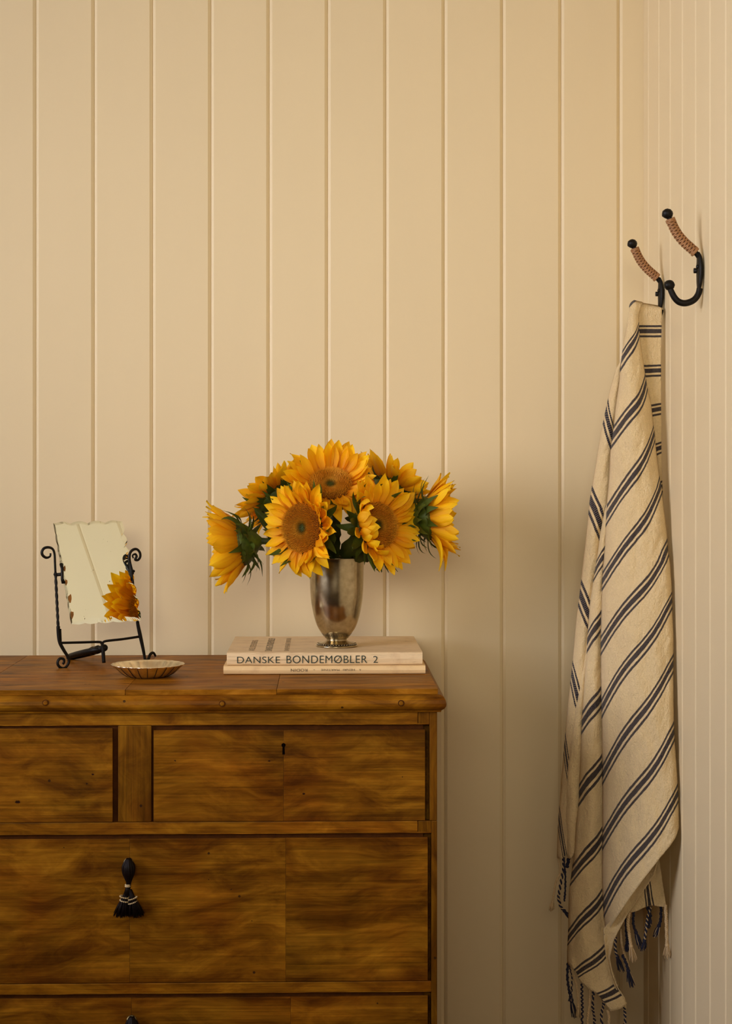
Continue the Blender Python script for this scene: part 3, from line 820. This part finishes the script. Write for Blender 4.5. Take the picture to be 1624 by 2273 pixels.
# ================================================================== MIRROR ON STAND
YA = R(28)
FL = ray_plane(139, 1483, (0, 0, T), Vector((0, 0, 1)))   # left foot on the chest top
ud = Vector((math.cos(YA), math.sin(YA), 0)); nd_ = Vector((math.sin(YA), -math.cos(YA), 0))
def S(px, py, o=0.0): return ray_plane(px, py, FL + nd_*o, nd_)
Mst = Matrix.Translation(FL) @ Matrix.Rotation(YA, 4, 'Z')
stand = empty('vanity_mirror', Mst, 'small tilting mirror with a chipped scalloped edge on a black wrought iron stand', 'mirror')
def sp_(pts, o=0.0): return [S(x, y, o) for x, y in pts]
def twisted(a, b, turns, r, n=60):
    pts = [a + (b-a)*i/n for i in range(n+1)]
    rr = [r*(1 + 0*i) for i in range(n+1)]
    return tube(pts, rr, 4, aspect=.36, twist=[math.pi*turns*i/n for i in range(n+1)], up=ud)
q = smooth_path(sp_([(107, 1231), (112, 1233), (113, 1226), (107, 1221), (98, 1224), (93, 1231)][::-1][0:0] + [(109, 1231), (112, 1228), (110, 1224)][0:0] + [(106, 1231), (110, 1234), (113, 1229), (110, 1236)][0:0] + [(112, 1228), (111, 1235), (103, 1238), (95, 1233), (93, 1225), (98, 1217), (108, 1215), (117, 1219), (121, 1230), (122, 1250), (123, 1272)]), 5)
obj('scroll', tube(q, [.0016, .0022, .0022, .0020, .0020], 8, aspect=.8), IRON, stand)
obj('post', join(twisted(S(123, 1270), S(129, 1392), 4.0, .0050), ball(S(122.5, 1275), .0026, 2)), IRON, stand)
q = smooth_path(sp_([(129, 1390), (130, 1410), (133, 1427), (142, 1444), (150, 1457), (153, 1468), (148, 1479), (139, 1483.5), (130, 1478), (128, 1469), (133, 1462), (141, 1463), (142, 1470), (139, 1474)]), 5)
obj('leg', tube(q, [.0034, .0032, .0024, .0022, .0022, .0020], 8, aspect=.8), IRON, stand)
obj('leg_strap', tube(sp_([(133, 1396), (134, 1424)]), .0020, 6), IRON, stand)
q = smooth_path(sp_([(296, 1239), (294, 1233), (300, 1230), (303, 1235), (300, 1242), (306, 1243), (311, 1236), (310, 1226), (303, 1219), (294, 1221), (288, 1229), (287, 1243), (291, 1262), (294, 1275)]), 5)
obj('scroll', tube(q, [.0014, .0020, .0020, .0020, .0024], 8, aspect=.8), IRON, stand)
obj('post', join(twisted(S(289, 1250), S(305, 1382), 4.0, .0046), ball(S(296, 1268), .0024, 2)), IRON, stand)
FRt = S(322, 1462)
q = smooth_path(sp_([(305, 1380), (307, 1392), (312, 1415), (318, 1443), (321, 1460), (326, 1463), (332, 1460), (333, 1452)][0:5]) + [S(323, 1466), S(329, 1463, -.004), S(333, 1453, -.006), S(340, 1449, -.008), S(345, 1456, -.010)], 5)
obj('leg', tube(q, [.0030, .0036, .0026, .0024, .0022, .0018], 8, aspect=.8), IRON, stand)
qb1 = smooth_path(sp_([(134, 1427), (180, 1426), (216, 1425), (225, 1427)]) + [S(228, 1436), S(229, 1450), S(230.5, 1471)], 4)
obj('crossbar', tube(qb1, [.0018, .0018, .0018, .0024, .0028, .0028], 8), IRON, stand)
obj('crossbar', tube(smooth_path(sp_([(310, 1413), (270, 1419), (235, 1423), (228, 1428), (228, 1436)]), 4), .0018, 8), IRON, stand)
# flat looped rear strut lying back on the chest top
h0 = S(231, 1438, -.003); e0 = P(156, 1458, 2.478)
ax = (e0 - h0); sd = ax.cross(Vector((0, 0, 1))).normalized()
loop = []
for i in range(28):
    a = 2*math.pi*i/28; loop.append(h0 + ax*(.56 - .44*math.cos(a)) + sd*.012*math.sin(a) + Vector((0, 0, -.0005)))
obj('rear_strut', join(tube(loop, .0042, 6, aspect=1.0, closed=True), tube([h0, h0 + ax*.3], [.0042, .0048], 8)), IRON, stand)
obj('collar', join(tube([h0+ax*.16, h0+ax*.26], .0060, 8), tube([h0+ax*.30, h0+ax*.37], .0062, 8), ball(h0, .0056, 2)), IRON, stand)
# the mirror plate: own tilted plane through the pivots
piv = S(210, 1272, .0035)
AL = R(20.4); YM = R(33.6)
nm = Vector((math.sin(YM)*math.cos(AL), -math.cos(YM)*math.cos(AL), math.sin(AL)))
def MP(px, py, o=0.0): return ray_plane(px, py, piv + nm*o, nm)
cor = [(118, 1161), (271, 1157), (313, 1377), (158, 1386)]
def side_pts(a, b, nw, amp, n=36, ph=0.0):
    out = []
    d = Vector((b[0]-a[0], b[1]-a[1])); l = d.length; nn = Vector((d.y, -d.x))/l
    for i in range(n):
        t = i/n; e = min(1, min(t, 1-t)*8)
        s_ = (abs(math.sin(math.pi*(nw*t+ph)))**.8 - .5) * amp * e + .5*noise.noise(Vector((a[0]+t*9, a[1], 1)))
        out.append((a[0]+d.x*t + nn.x*s_, a[1]+d.y*t + nn.y*s_))
    return out
edge = side_pts(cor[0], cor[1], 4, 5) + side_pts(cor[1], cor[2], 8, 6, 56) + side_pts(cor[2], cor[3], 5, 3, 40) + side_pts(cor[3], cor[0], 9, 2, 56)
cxm = sum(c[0] for c in cor)/4; cym = sum(c[1] for c in cor)/4
def inset(k, wob=0.0):
    out = []
    for i, (x, y) in enumerate(edge):
        dx, dy = cxm-x, cym-y; l = math.hypot(dx, dy)
        kk = k + (5.5*abs(math.sin(math.pi*(i-36)/14)) if 36 <= i < 92 else 7*abs(math.sin(math.pi*(i-92)/11)) if 92 <= i < 125 else 0) + wob*noise.noise(Vector((x*.09, y*.09, 0)))
        out.append((x + dx/l*kk, y + dy/l*kk))
    return out
nE = len(edge)
rings = [(edge, -.0030), (edge, -.0008), (inset(5.5, 2.5), .0000)]
V = []
for e, o in rings: V += [MP(x, y, o) for x, y in e]
Fc = []; mi = []
for r_i in range(2):
    for k in range(nE):
        Fc.append((r_i*nE+k, r_i*nE+(k+1)%nE, (r_i+1)*nE+(k+1)%nE, (r_i+1)*nE+k)); mi.append(1 if r_i == 0 else 0)
Fc.append(tuple(2*nE+k for k in range(nE))); mi.append(0)
Fc.append(tuple(range(nE))[::-1]); mi.append(1)
def m_mirror():
    m = MT('aged_mirror_glass'); v = m.coord()
    n = m.noise(v, 260, 4, .6); n2 = m.noise(v, 30, 3, .6)
    foxing = m.math('MULTIPLY', m.math('GREATER_THAN', n, .69), m.math('GREATER_THAN', n2, .54))
    c = m.mix(foxing, (.92, 1.0, .93, 1), (.20, .13, .05, 1))
    m.set(Base_Color=c, Metallic=m.math('SUBTRACT', 1.0, m.math('MULTIPLY', foxing, .7)), Roughness=m.math('ADD', m.math('MULTIPLY', foxing, .3), .015)); return m.m
MIR = m_mirror(); MED = m_plain('chipped_mirror_edge', (.035, .04, .025), .35, .3, .5, 300, .4)
gl = obj('mirror_plate', (V, Fc), [MIR, MED], stand, smooth=False, mi=mi)
# chipped, browned patches along the left edge
for px, py, r in ((143, 1262, 3.0), (147, 1292, 3.2), (155, 1328, 4.5), (160, 1364, 4.0)):
    obj('tarnish_patch', ([MP(px+r*.9*math.cos(a), py+r*2*math.sin(a)*(1+.3*math.sin(3*a+px)), .0003) for a in [2*math.pi*i/12 for i in range(12)]], [tuple(range(12))]), m_plain('brown_tarnish', (.30, .13, .025), .5, .3, 0, 200, .6), gl, smooth=False)
# clips holding the plate to the posts
obj('clip', join(tube([S(123, 1276), MP(134, 1275, -.001), MP(139, 1272, .001)], .0024, 8), tube([MP(136, 1252, -.001), MP(138, 1262, .0015), MP(138, 1285, .0015), MP(141, 1294, -.001)], [.0030, .0022, .0022, .0030], 6)), IRON, stand)
obj('clip', join(tube([S(296, 1268), MP(291, 1270, -.002)], .0022, 8), tube([MP(283, 1250, -.002), MP(290, 1270, -.001), MP(291, 1290, -.002)], .0022, 6)), IRON, stand)

# ================================================================== HOOKS
LEA = m_plain('tan_leather', (.36, .17, .065), .5, 0, .3, 300, .15)
LEB = m_plain('dark_leather_edge', (.10, .04, .015), .6)
def hook(Y, lab):
    s = 2.105/F; x0 = XR
    M = Matrix.Translation((x0, Y, CZ - (600-CY)*s))
    h = empty('coat_hook', M, lab, 'hook', 'wall hooks')
    q = lambda px, py, y=0.0: Vector(((px-1563.5)*s, y, -(py-600)*s))
    def hp(nm, VF, mat): return obj(nm, VF, mat, h, world=False)
    # flat forged back plate, wide across the wall, tapering at both ends
    pts = smooth_path([q(1552, 560), q(1555, 572), q(1556, 590), q(1556, 610), q(1555, 628), q(1554, 642), q(1552, 655)], 4)
    V = tube(pts, [.0042, .0085, .0110, .0110, .0090, .0060, .0040], 12, aspect=.36, up=(1, 0, 0))
    hp('back_plate', V, IRON)
    hp('screw', join(ball(q(1550, 593, -.004), .0030, 2, (.8, 1, 1)), tube([q(1556, 600, .004), q(1544, 600, .004)], [.0034, .0034], 8)), IRON)
    up_ = smooth_path([q(1554, 570), q(1546, 560), q(1533, 549), q(1519, 536), q(1506, 520), q(1497, 504), q(1490, 488), q(1485, 477)], 5)
    hp('upper_arm', tube(up_, .0034, 10), IRON)
    hp('knob', ball(q(1484, 474.5), .0073, 2, (1, 1, .93), .10), IRON)
    lo = smooth_path([q(1556, 640), q(1553, 652), q(1545, 664), q(1533, 671), q(1520, 673), q(1508, 669), q(1499, 659), q(1492, 645), q(1489, 636)], 5)
    hp('lower_arm', tube(lo, [.0040, .0040, .0042, .0042, .0040, .0036], 10), IRON)
    hp('knob', ball(q(1488.5, 633), .0070, 2, (1, 1, 1), .10), IRON)
    # braided leather wrap: woven diamond relief
    wp = smooth_path([q(1546, 560), q(1533, 549), q(1519, 536), q(1506, 520), q(1497, 504), q(1490, 487)], 30)
    n = 24; m = len(wp)
    core = tube(wp, [.0048, .0049, .0049, .0048, .0047, .0046], 16)
    hp('leather_wrap', core, LEB)
    th_ = []
    tot = m
    for st in range(3):
        for sg in (-1, 1):
            pts = []
            for i in range(0, m, 1):
                t = i/(m-1); a = sg*t*2*math.pi*4.4 + st*2.094
                tg = (wp[min(i+1, m-1)] - wp[max(i-1, 0)]).normalized(); N = Vector((0, 1, 0)); B = tg.cross(N)
                r = np.interp(t, [0, .2, .6, 1], [.0050, .0052, .0051, .0049]) + .0006*sg*math.sin(t*2*math.pi*4.4*3)
                pts.append(wp[i] + (N*math.cos(a) + B*math.sin(a))*r)
            th_.append(tube(pts, .00135, 6))
    for t in (.01, .03, .05, .93, .96, .985):
        i = int(t*(m-1)); tg = (wp[min(i+1, m-1)] - wp[max(i-1, 0)]).normalized(); N = Vector((0, 1, 0)); B = tg.cross(N)
        rr = .0056 if t < .5 else .0054
        th_.append(tube([wp[i] + (N*math.cos(a) + B*math.sin(a))*rr for a in [2*math.pi*k/18 for k in range(18)]], .0011, 6, closed=True))
    hp('braid', join(*th_), LEA)
    return h
hook(2.105, 'black iron double hook with braided tan leather arm, nearer and empty')
hook(2.383, 'black iron double hook with braided tan leather arm, further one carrying the towel')

# ================================================================== TOWEL
def m_cloth():
    m = MT('striped_cotton')
    at = m.node('ShaderNodeAttribute', attribute_name='st'); sp = m.node('ShaderNodeSeparateXYZ'); m.L(at.outputs['Vector'], sp.inputs[0])
    s, tt = sp.outputs[0], sp.outputs[1]
    v = m.coord()
    wob = m.noise(v, 120, 3, .6)
    s2_ = m.math('ADD', s, m.math('MULTIPLY', m.math('SUBTRACT', wob, .5), .022))
    f = m.math('SUBTRACT', m.math('FRACT', m.math('ADD', s2_, .5)), .5)
    def band(c, hw):
        d = m.math('ABSOLUTE', m.math('SUBTRACT', f, c)); return m.math('SUBTRACT', 1.0, m.math('SMOOTH_MIN', 1.0, m.math('MULTIPLY', m.math('MAXIMUM', m.math('SUBTRACT', d, hw-.006), 0.0), 90.0), .02), clamp=True)
    b = m.math('MAXIMUM', m.math('MAXIMUM', band(0.0, .056), band(-.126, .027)), band(.134, .027))
    # twill flecks inside the bands: diagonal ribs across stripe coordinate and along it
    tw = m.math('SINE', m.math('ADD', m.math('MULTIPLY', s, 150.0), m.math('MULTIPLY', tt, 2600.0)))
    tw = m.math('ADD', m.math('MULTIPLY', tw, .5), .5)
    nz = m.noise(v, 900, 2, .5)
    fleck = m.math('MULTIPLY', m.math('GREATER_THAN', m.math('ADD', m.math('MULTIPLY', tw, .55), m.math('MULTIPLY', nz, .8)), .82), .22)
    b2 = m.math('MULTIPLY', b, m.math('SUBTRACT', 1.0, fleck))
    blot = m.noise(v, 14, 3, .5)
    cream = m.ramp(m.noise(v, 600, 2, .6), [(.3, (.80, .60, .31)), (.7, (.90, .685, .37))])
    cream = m.mix(m.math('MULTIPLY', m.math('SUBTRACT', blot, .5, clamp=True), 1.0), cream, (.76, .56, .32, 1))
    c = m.mix(b2, cream, (.016, .013, .028, 1))
    m.set(Base_Color=c, Roughness=.92); m.b.inputs['Specular IOR Level'].default_value = .1
    m.b.inputs['Sheen Weight'].default_value = .15
    cr = m.noise(m.coord((1, 1, .55)), 170, 4, .6, 1.2); wv = m.noise(v, 1300, 2, .5)
    cr2 = m.noise(m.coord((1, 1, 1)), 420, 3, .6, .8)
    m.bump(m.math('ADD', m.math('ADD', cr, m.math('MULTIPLY', cr2, .5)), m.math('MULTIPLY', wv, .25)), .9, .0034)
    return m.m
CLO = m_cloth()
towel = empty('towel', Matrix.Translation(P(1440, 690, 2.383)), 'cream cotton towel with navy triple stripes and fringe hanging from the far hook', 'towel')
def pl(tab):
    ys = [a for a, b in tab]; xs = [b for a, b in tab]
    return lambda y: float(np.interp(y, ys, xs))
xl_main = pl([(660,1398.5),(676,1398),(690,1396.5),(715,1393),(754,1385),(799,1379),(854,1374),(900,1367),(946,1362),(1000,1355),(1058,1352),(1130,1346),(1213,1342),(1260,1338),(1304,1336),(1410,1333),(1513,1334),(1618,1336),(1760,1337),(1850,1337),(1955,1336),(2033,1340),(2075,1345)])
xr_main = pl([(660,1430),(680,1422),(700,1416),(727,1417),(770,1421),(799,1426),(854,1434),(899,1444),(953,1450),(1008,1456),(1058,1462.5),(1083,1467.5),(1120,1471),(1157,1476),(1182,1479),(1221,1481),(1252,1487),(1304,1490),(1357,1491),(1422,1494),(1487,1493),(1592,1494),(1644,1496),(1696,1500),(1760,1504),(1798,1505),(1837,1506)])
x_out = pl([(660,1414),(690,1398),(715,1393),(754,1385),(799,1379),(819,1367),(866,1354),(921,1342),(971,1332),(1021,1324),(1063,1317),(1108,1309.5),(1200,1300),(1252,1294),(1325,1286),(1383,1278),(1435,1274),(1500,1268),(1566,1260),(1644,1253.5),(1709,1248),(1785,1242),(1845,1238),(1903,1236.5)])
x_F1 = pl([(1000,1352),(1130,1342),(1182,1332),(1230,1326),(1340,1309),(1440,1302),(1552,1294),(1640,1290),(1720,1286),(1772,1285),(1837,1278),(1903,1274),(1929,1270),(1981,1263),(2072,1261),(2112,1259),(2138,1259),(2250,1259)])
x_G1 = pl([(1380,1306),(1440,1300),(1550,1279),(1640,1267),(1700,1260),(1760,1256),(1830,1255),(1903,1258)])
x_mainL_low = pl([(1000,1356),(1130,1347),(1213,1343),(1304,1337),(1410,1334),(1618,1337),(1850,1338),(1955,1337),(2033,1341),(2085,1341),(2125,1345),(2151,1352),(2185,1363),(2213,1378),(2235,1388)])
x_F1r = lambda y: x_F1(y)
def stripes(kR, kL, g=lambda t: t):
    """inverse of the stripe curves: returns s(t, y)"""
    kR = np.array(kR, float); kL = np.array(kL, float); ks = np.arange(len(kR))
    def f(t, y):
        yk = kL + (kR-kL)*g(t)
        if y <= yk[0]: return (y-yk[0])/(yk[1]-yk[0])
        if y >= yk[-1]: return len(ks)-1 + (y-yk[-1])/(yk[-1]-yk[-2])
        return float(np.interp(y, yk, ks))
    return f
gsin = lambda t: t + .04*math.sin(2*math.pi*t)
s_main = stripes([640,727,847,961,1073,1216,1330,1471,1623,1759,1900],[660,799,971,1148,1291,1435,1573,1722,1866,2015,2165], gsin)
s_R = stripes([649,735,822,907,993,1079],[649,735,824,913,1001,1089])
s_P1 = stripes([700,835,978,1182,1375,1597,1850,2035],[560,745,909,1108,1317,1492,1649,1811])
s_P2 = stripes([1210,1357,1532,1680,1843,1978,2106,2193,2290],[1270,1425,1607,1765,1947,2085,2180,2240,2330], gsin)
def cloth(name, xl, xr, yt, yb, sf, Yl, Yr, bulge, nt=36, nv=150, ledge=.010, redge=.0, seed=0, cap=False, exl=0, exr=0, th=.0012, crumple=.0014):
    V, Fc, st = [], [], []
    for j in range(nv+1):
        v = j/nv
        for i in range(nt+1):
            t = i/nt; te = t
            y = yt(t) + (yb(t)-yt(t))*v
            a, b = xl(y)-exl, xr(y)+exr
            x = a + (b-a)*t
            Y = Yl(y) + (Yr(y)-Yl(y))*t
            fade = min(1, (y-670)/260)
            Y -= bulge*fade*math.sin(math.pi*t)**.8
            Y += ledge*min(1, max(0, (y-700)/60))*max(0, 1-t/.10)**2 + redge*max(0, 1-(1-t)/.08)**2
            if cap: Y += .022*max(0, 1-(y-yt(t))/8)**2
            Y += crumple*noise.noise(Vector((x*.045, y*.018, seed*3.1)))*2.4 + crumple*.5*noise.noise(Vector((x*.12+y*.05, y*.05, seed)))*2
            p = P(x, y, Y)
            p.x = min(p.x, XR - .0012)
            V.append(p); st.append((sf(t, y), x*.0009+y*.0003, 0))
    for j in range(nv):
        for i in range(nt): a = j*(nt+1)+i; Fc.append((a, a+1, a+nt+2, a+nt+1))
    me = mesh(name, V, Fc, CLO)
    at = me.attributes.new('st', 'FLOAT_VECTOR', 'POINT'); at.data.foreach_set('vector', [c for q_ in st for c in q_])
    me.transform(WM[towel.name].inverted())
    o = link(name, me, towel)
    md = o.modifiers.new('thick', 'SOLIDIFY'); md.thickness = th; md.offset = 0
    return o
c_ = lambda k: (lambda *_: k)
Yr_m = pl([(670,2.362),(900,2.356),(1100,2.33),(1300,2.295),(1500,2.275),(1850,2.245)])
Yl_m = pl([(670,2.362),(1000,2.366),(1500,2.350),(2100,2.33)])
main_bot = pl([(0,2072),(.1,2052),(.24,2020),(.37,1989),(.56,1947),(.75,1905),(.89,1877),(.96,1858),(1,1836)])
cloth('front_fold', xl_main, xr_main, pl([(0,675),(.12,670),(.3,667),(1,671)]), main_bot, s_main, Yl_m, Yr_m, .022, 44, 190, ledge=.014, redge=.006, seed=1, cap=True)
xR = pl([(660,1468),(690,1468.5),(800,1466.5),(900,1466.5),(1000,1467),(1080,1469),(1130,1472)])
cloth('back_fold', lambda y: xr_main(y)-8, xR, lambda t: 671+9*t, c_(1120), s_R, c_(2.370), c_(2.366), .002, 20, 70, ledge=.0, seed=2, cap=True, crumple=.0006)
cloth('left_fold', x_out, lambda y: xl_main(y)+4 if y < 1130 else (x_F1(y)+5), lambda t: 700+0*t, lambda t: 1903-4*t+5*math.sin(9*t), s_P1, pl([(700,2.386),(1300,2.405),(1903,2.415)]), pl([(700,2.386),(1300,2.392),(1903,2.395)]), .010, 30, 160, ledge=.010, seed=3)
cloth('left_inner_fold', lambda y: x_G1(y), lambda y: x_F1(y)+4, lambda t: 1400, lambda t: 1900+6*math.sin(5*t), lambda t, y: .42+.00003*y, pl([(1400,2.396),(1903,2.398)]), pl([(1400,2.392),(1903,2.388)]), .008, 14, 90, ledge=.006, seed=4)
p2_bot = pl([(0,2138),(.2,2158),(.25,2177),(.36,2190),(.55,2206),(.65,2230),(.70,2245),(.86,2240),(1,2228)])
cloth('middle_fold', x_F1, lambda y: x_mainL_low(y)+6, c_(1120), p2_bot, s_P2, pl([(1120,2.388),(1500,2.378),(2200,2.372)]), pl([(1120,2.385),(1500,2.372),(2200,2.352)]), .012, 34, 170, ledge=.010, seed=5)
# turned-under hem below the front fold, seen on its plain side
hem_r = pl([(1890,1478),(1905,1461),(1942,1451),(1973,1430),(2028,1393),(2085,1362),(2125,1352),(2160,1358),(2195,1372),(2216,1386),(2237,1389)])
hem_l = pl([(1890,1460),(1947,1420),(1989,1388),(2049,1350),(2062,1339),(2085,1340),(2125,1345),(2151,1351),(2185,1362),(2213,1377),(2237,1388)])
cloth('turned_hem', hem_l, hem_r, c_(1893), c_(2238), lambda t, y: .45, pl([(1893,2.29),(2237,2.355)]), pl([(1893,2.28),(2237,2.355)]), -.004, 10, 90, ledge=0, seed=6)
# back layer low at the right, with upright stripes
xb_l = pl([(1880,1440),(1950,1410),(2010,1396),(2030,1390)])
xb_r = pl([(1880,1458),(1905,1462),(1960,1470),(2010,1478)])
cloth('back_corner', lambda y: xb_l(y)-8, xb_r, c_(1880), lambda t: 2024-16*t+4*math.sin(8*t), lambda t, y: (t*90-46-(y-1960)*.16)/62, c_(2.335), c_(2.325), .003, 30, 50, seed=7)

# fringe: twisted cords
CRM = m_plain('cream_yarn', (.72, .52, .28), .95, 0, .5, 900, .08); NVY = m_plain('navy_yarn', (.020, .020, .045), .95, 0, .5, 900, .1)
def cord(pts, Y, kind='c', tuft=28, r=.0017, turns=None):
    """kind: c cream, n navy with white; tuft length in px"""
    dY = 0
    path = smooth_path([P(x, y, Y + .001*i) for i, (x, y) in enumerate(pts)], 8)
    m = len(path); ln = sum((path[i+1]-path[i]).length for i in range(m-1)); turns = turns or ln/.0062; r = r*.86
    V, Fc, mi = [], [], []
    n0 = 0
    for k in range(2):
        q_ = []
        for i in range(m):
            t = i/(m-1); a = 2*math.pi*turns*t + k*math.pi
            q_.append(path[i] + (Vector((1, 0, 0))*math.cos(a) + Vector((0, 1, 0))*math.sin(a))*r*.75)
        q_ = smooth_path(q_, 3)
        v, f = tube(q_, r*(.95 if k == 0 or kind == 'c' else .55), 6)
        V, Fc = join((V, Fc), (v, f)); mi += [(0 if kind == 'c' else (1 if k == 0 else (0 if kind == 'n' else 1)))]*len(f)
    e = path[-1]; dr = (path[-1]-path[-3]).normalized()
    if tuft:
        v, f = ball(e, r*1.9, 2); V, Fc = join((V, Fc), (v, f)); mi += [0 if kind == 'c' else 1]*len(f)
        for i in range(22):
            a = rnd.uniform(0, 6.28); rr = rnd.random()**.5
            l = tuft/F*Y*rnd.uniform(.75, 1.1)
            o_ = Vector((math.cos(a), math.sin(a), 0))*rr
            pp = smooth_path([e + o_*r*.8, e + dr*l*.45 + o_*r*2.4, e + dr*l + o_*r*3.2 + Vector((rnd.uniform(-1, 1), 0, 0))*r*.9], 3)
            v, f = tube(pp, [.0007, .0008, .0005], 4); V, Fc = join((V, Fc), (v, f))
            mi += [(0 if kind == 'c' else (0 if (i % 5 == 0) else 1))]*len(f)
    obj('fringe_cord', (V, Fc), [CRM, NVY], towel, mi=mi)
# left corner group
cord([(1238,1903),(1243,1935),(1233,1960),(1229,1985),(1226,2002)], 2.418, 'c', 20, .0013)
cord([(1250,1904),(1250,1930),(1244,1962),(1239,1990),(1240,1998)], 2.405, 'n', 0)
cord([(1251,1905),(1254,1940),(1254,1975),(1252,2000)], 2.400, 'v', 0, .0014)
cord([(1239,1994),(1244,2012),(1252,2022)], 2.403, 'n', 30, .0017)
cord([(1262,1905),(1258,1925)], 2.405, 'v', 0, .0022)
# right back corner
cord([(1476,2008),(1478,2040),(1479,2070),(1480,2098)], 2.322, 'c', 30, .0020)
cord([(1444,2014),(1437,2035),(1434,2060),(1430,2088)], 2.330, 'n', 22, .0017)
cord([(1437,2014),(1442,2030),(1441,2045)], 2.335, 'v', 14, .0022)
cord([(1467,2010),(1466,2040),(1462,2055)], 2.340, 'v', 26, .0018)
cord([(1396,2026),(1393,2050),(1397,2080),(1400,2100)], 2.330, 'c', 34, .0019)
cord([(1406,2024),(1405,2050),(1411,2070)], 2.335, 'v', 36, .0017)
cord([(1389,2040),(1390,2070),(1392,2092)], 2.340, 'v', 20, .0019)
cord([(1366,2082),(1365,2105),(1370,2125)], 2.350, 'n', 34, .0017)
cord([(1377,2062),(1380,2095),(1384,2115)], 2.350, 'c', 36, .0013)
cord([(1381,2120),(1390,2140),(1394,2155)], 2.345, 'v', 36, .0018)
# bottom hem group
cord([(1260,2138),(1259,2170),(1263,2200),(1268,2222)], 2.378, 'v', 36, .0018)
cord([(1263,2142),(1269,2170),(1267,2212)], 2.376, 'n', 10, .0014)
cord([(1267,2144),(1274,2170),(1281,2198),(1283,2235)], 2.374, 'c', 24, .0015)
cord([(1291,2176),(1291,2210),(1292,2245),(1290,2290)], 2.370, 'n', 20, .0017)
cord([(1308,2193),(1308,2225),(1304,2255),(1302,2290)], 2.366, 'c', 20, .0016)
cord([(1317,2200),(1315,2235),(1319,2265),(1318,2300)], 2.364, 'n', 20, .0018)
cord([(1337,2212),(1339,2230),(1334,2256),(1338,2295)], 2.360, 'n', 20, .0017)
cord([(1347,2243),(1351,2258),(1348,2295)], 2.362, 'c', 20, .0016)
cord([(1385,2234),(1387,2260),(1385,2295)], 2.358, 'n', 20, .0017)
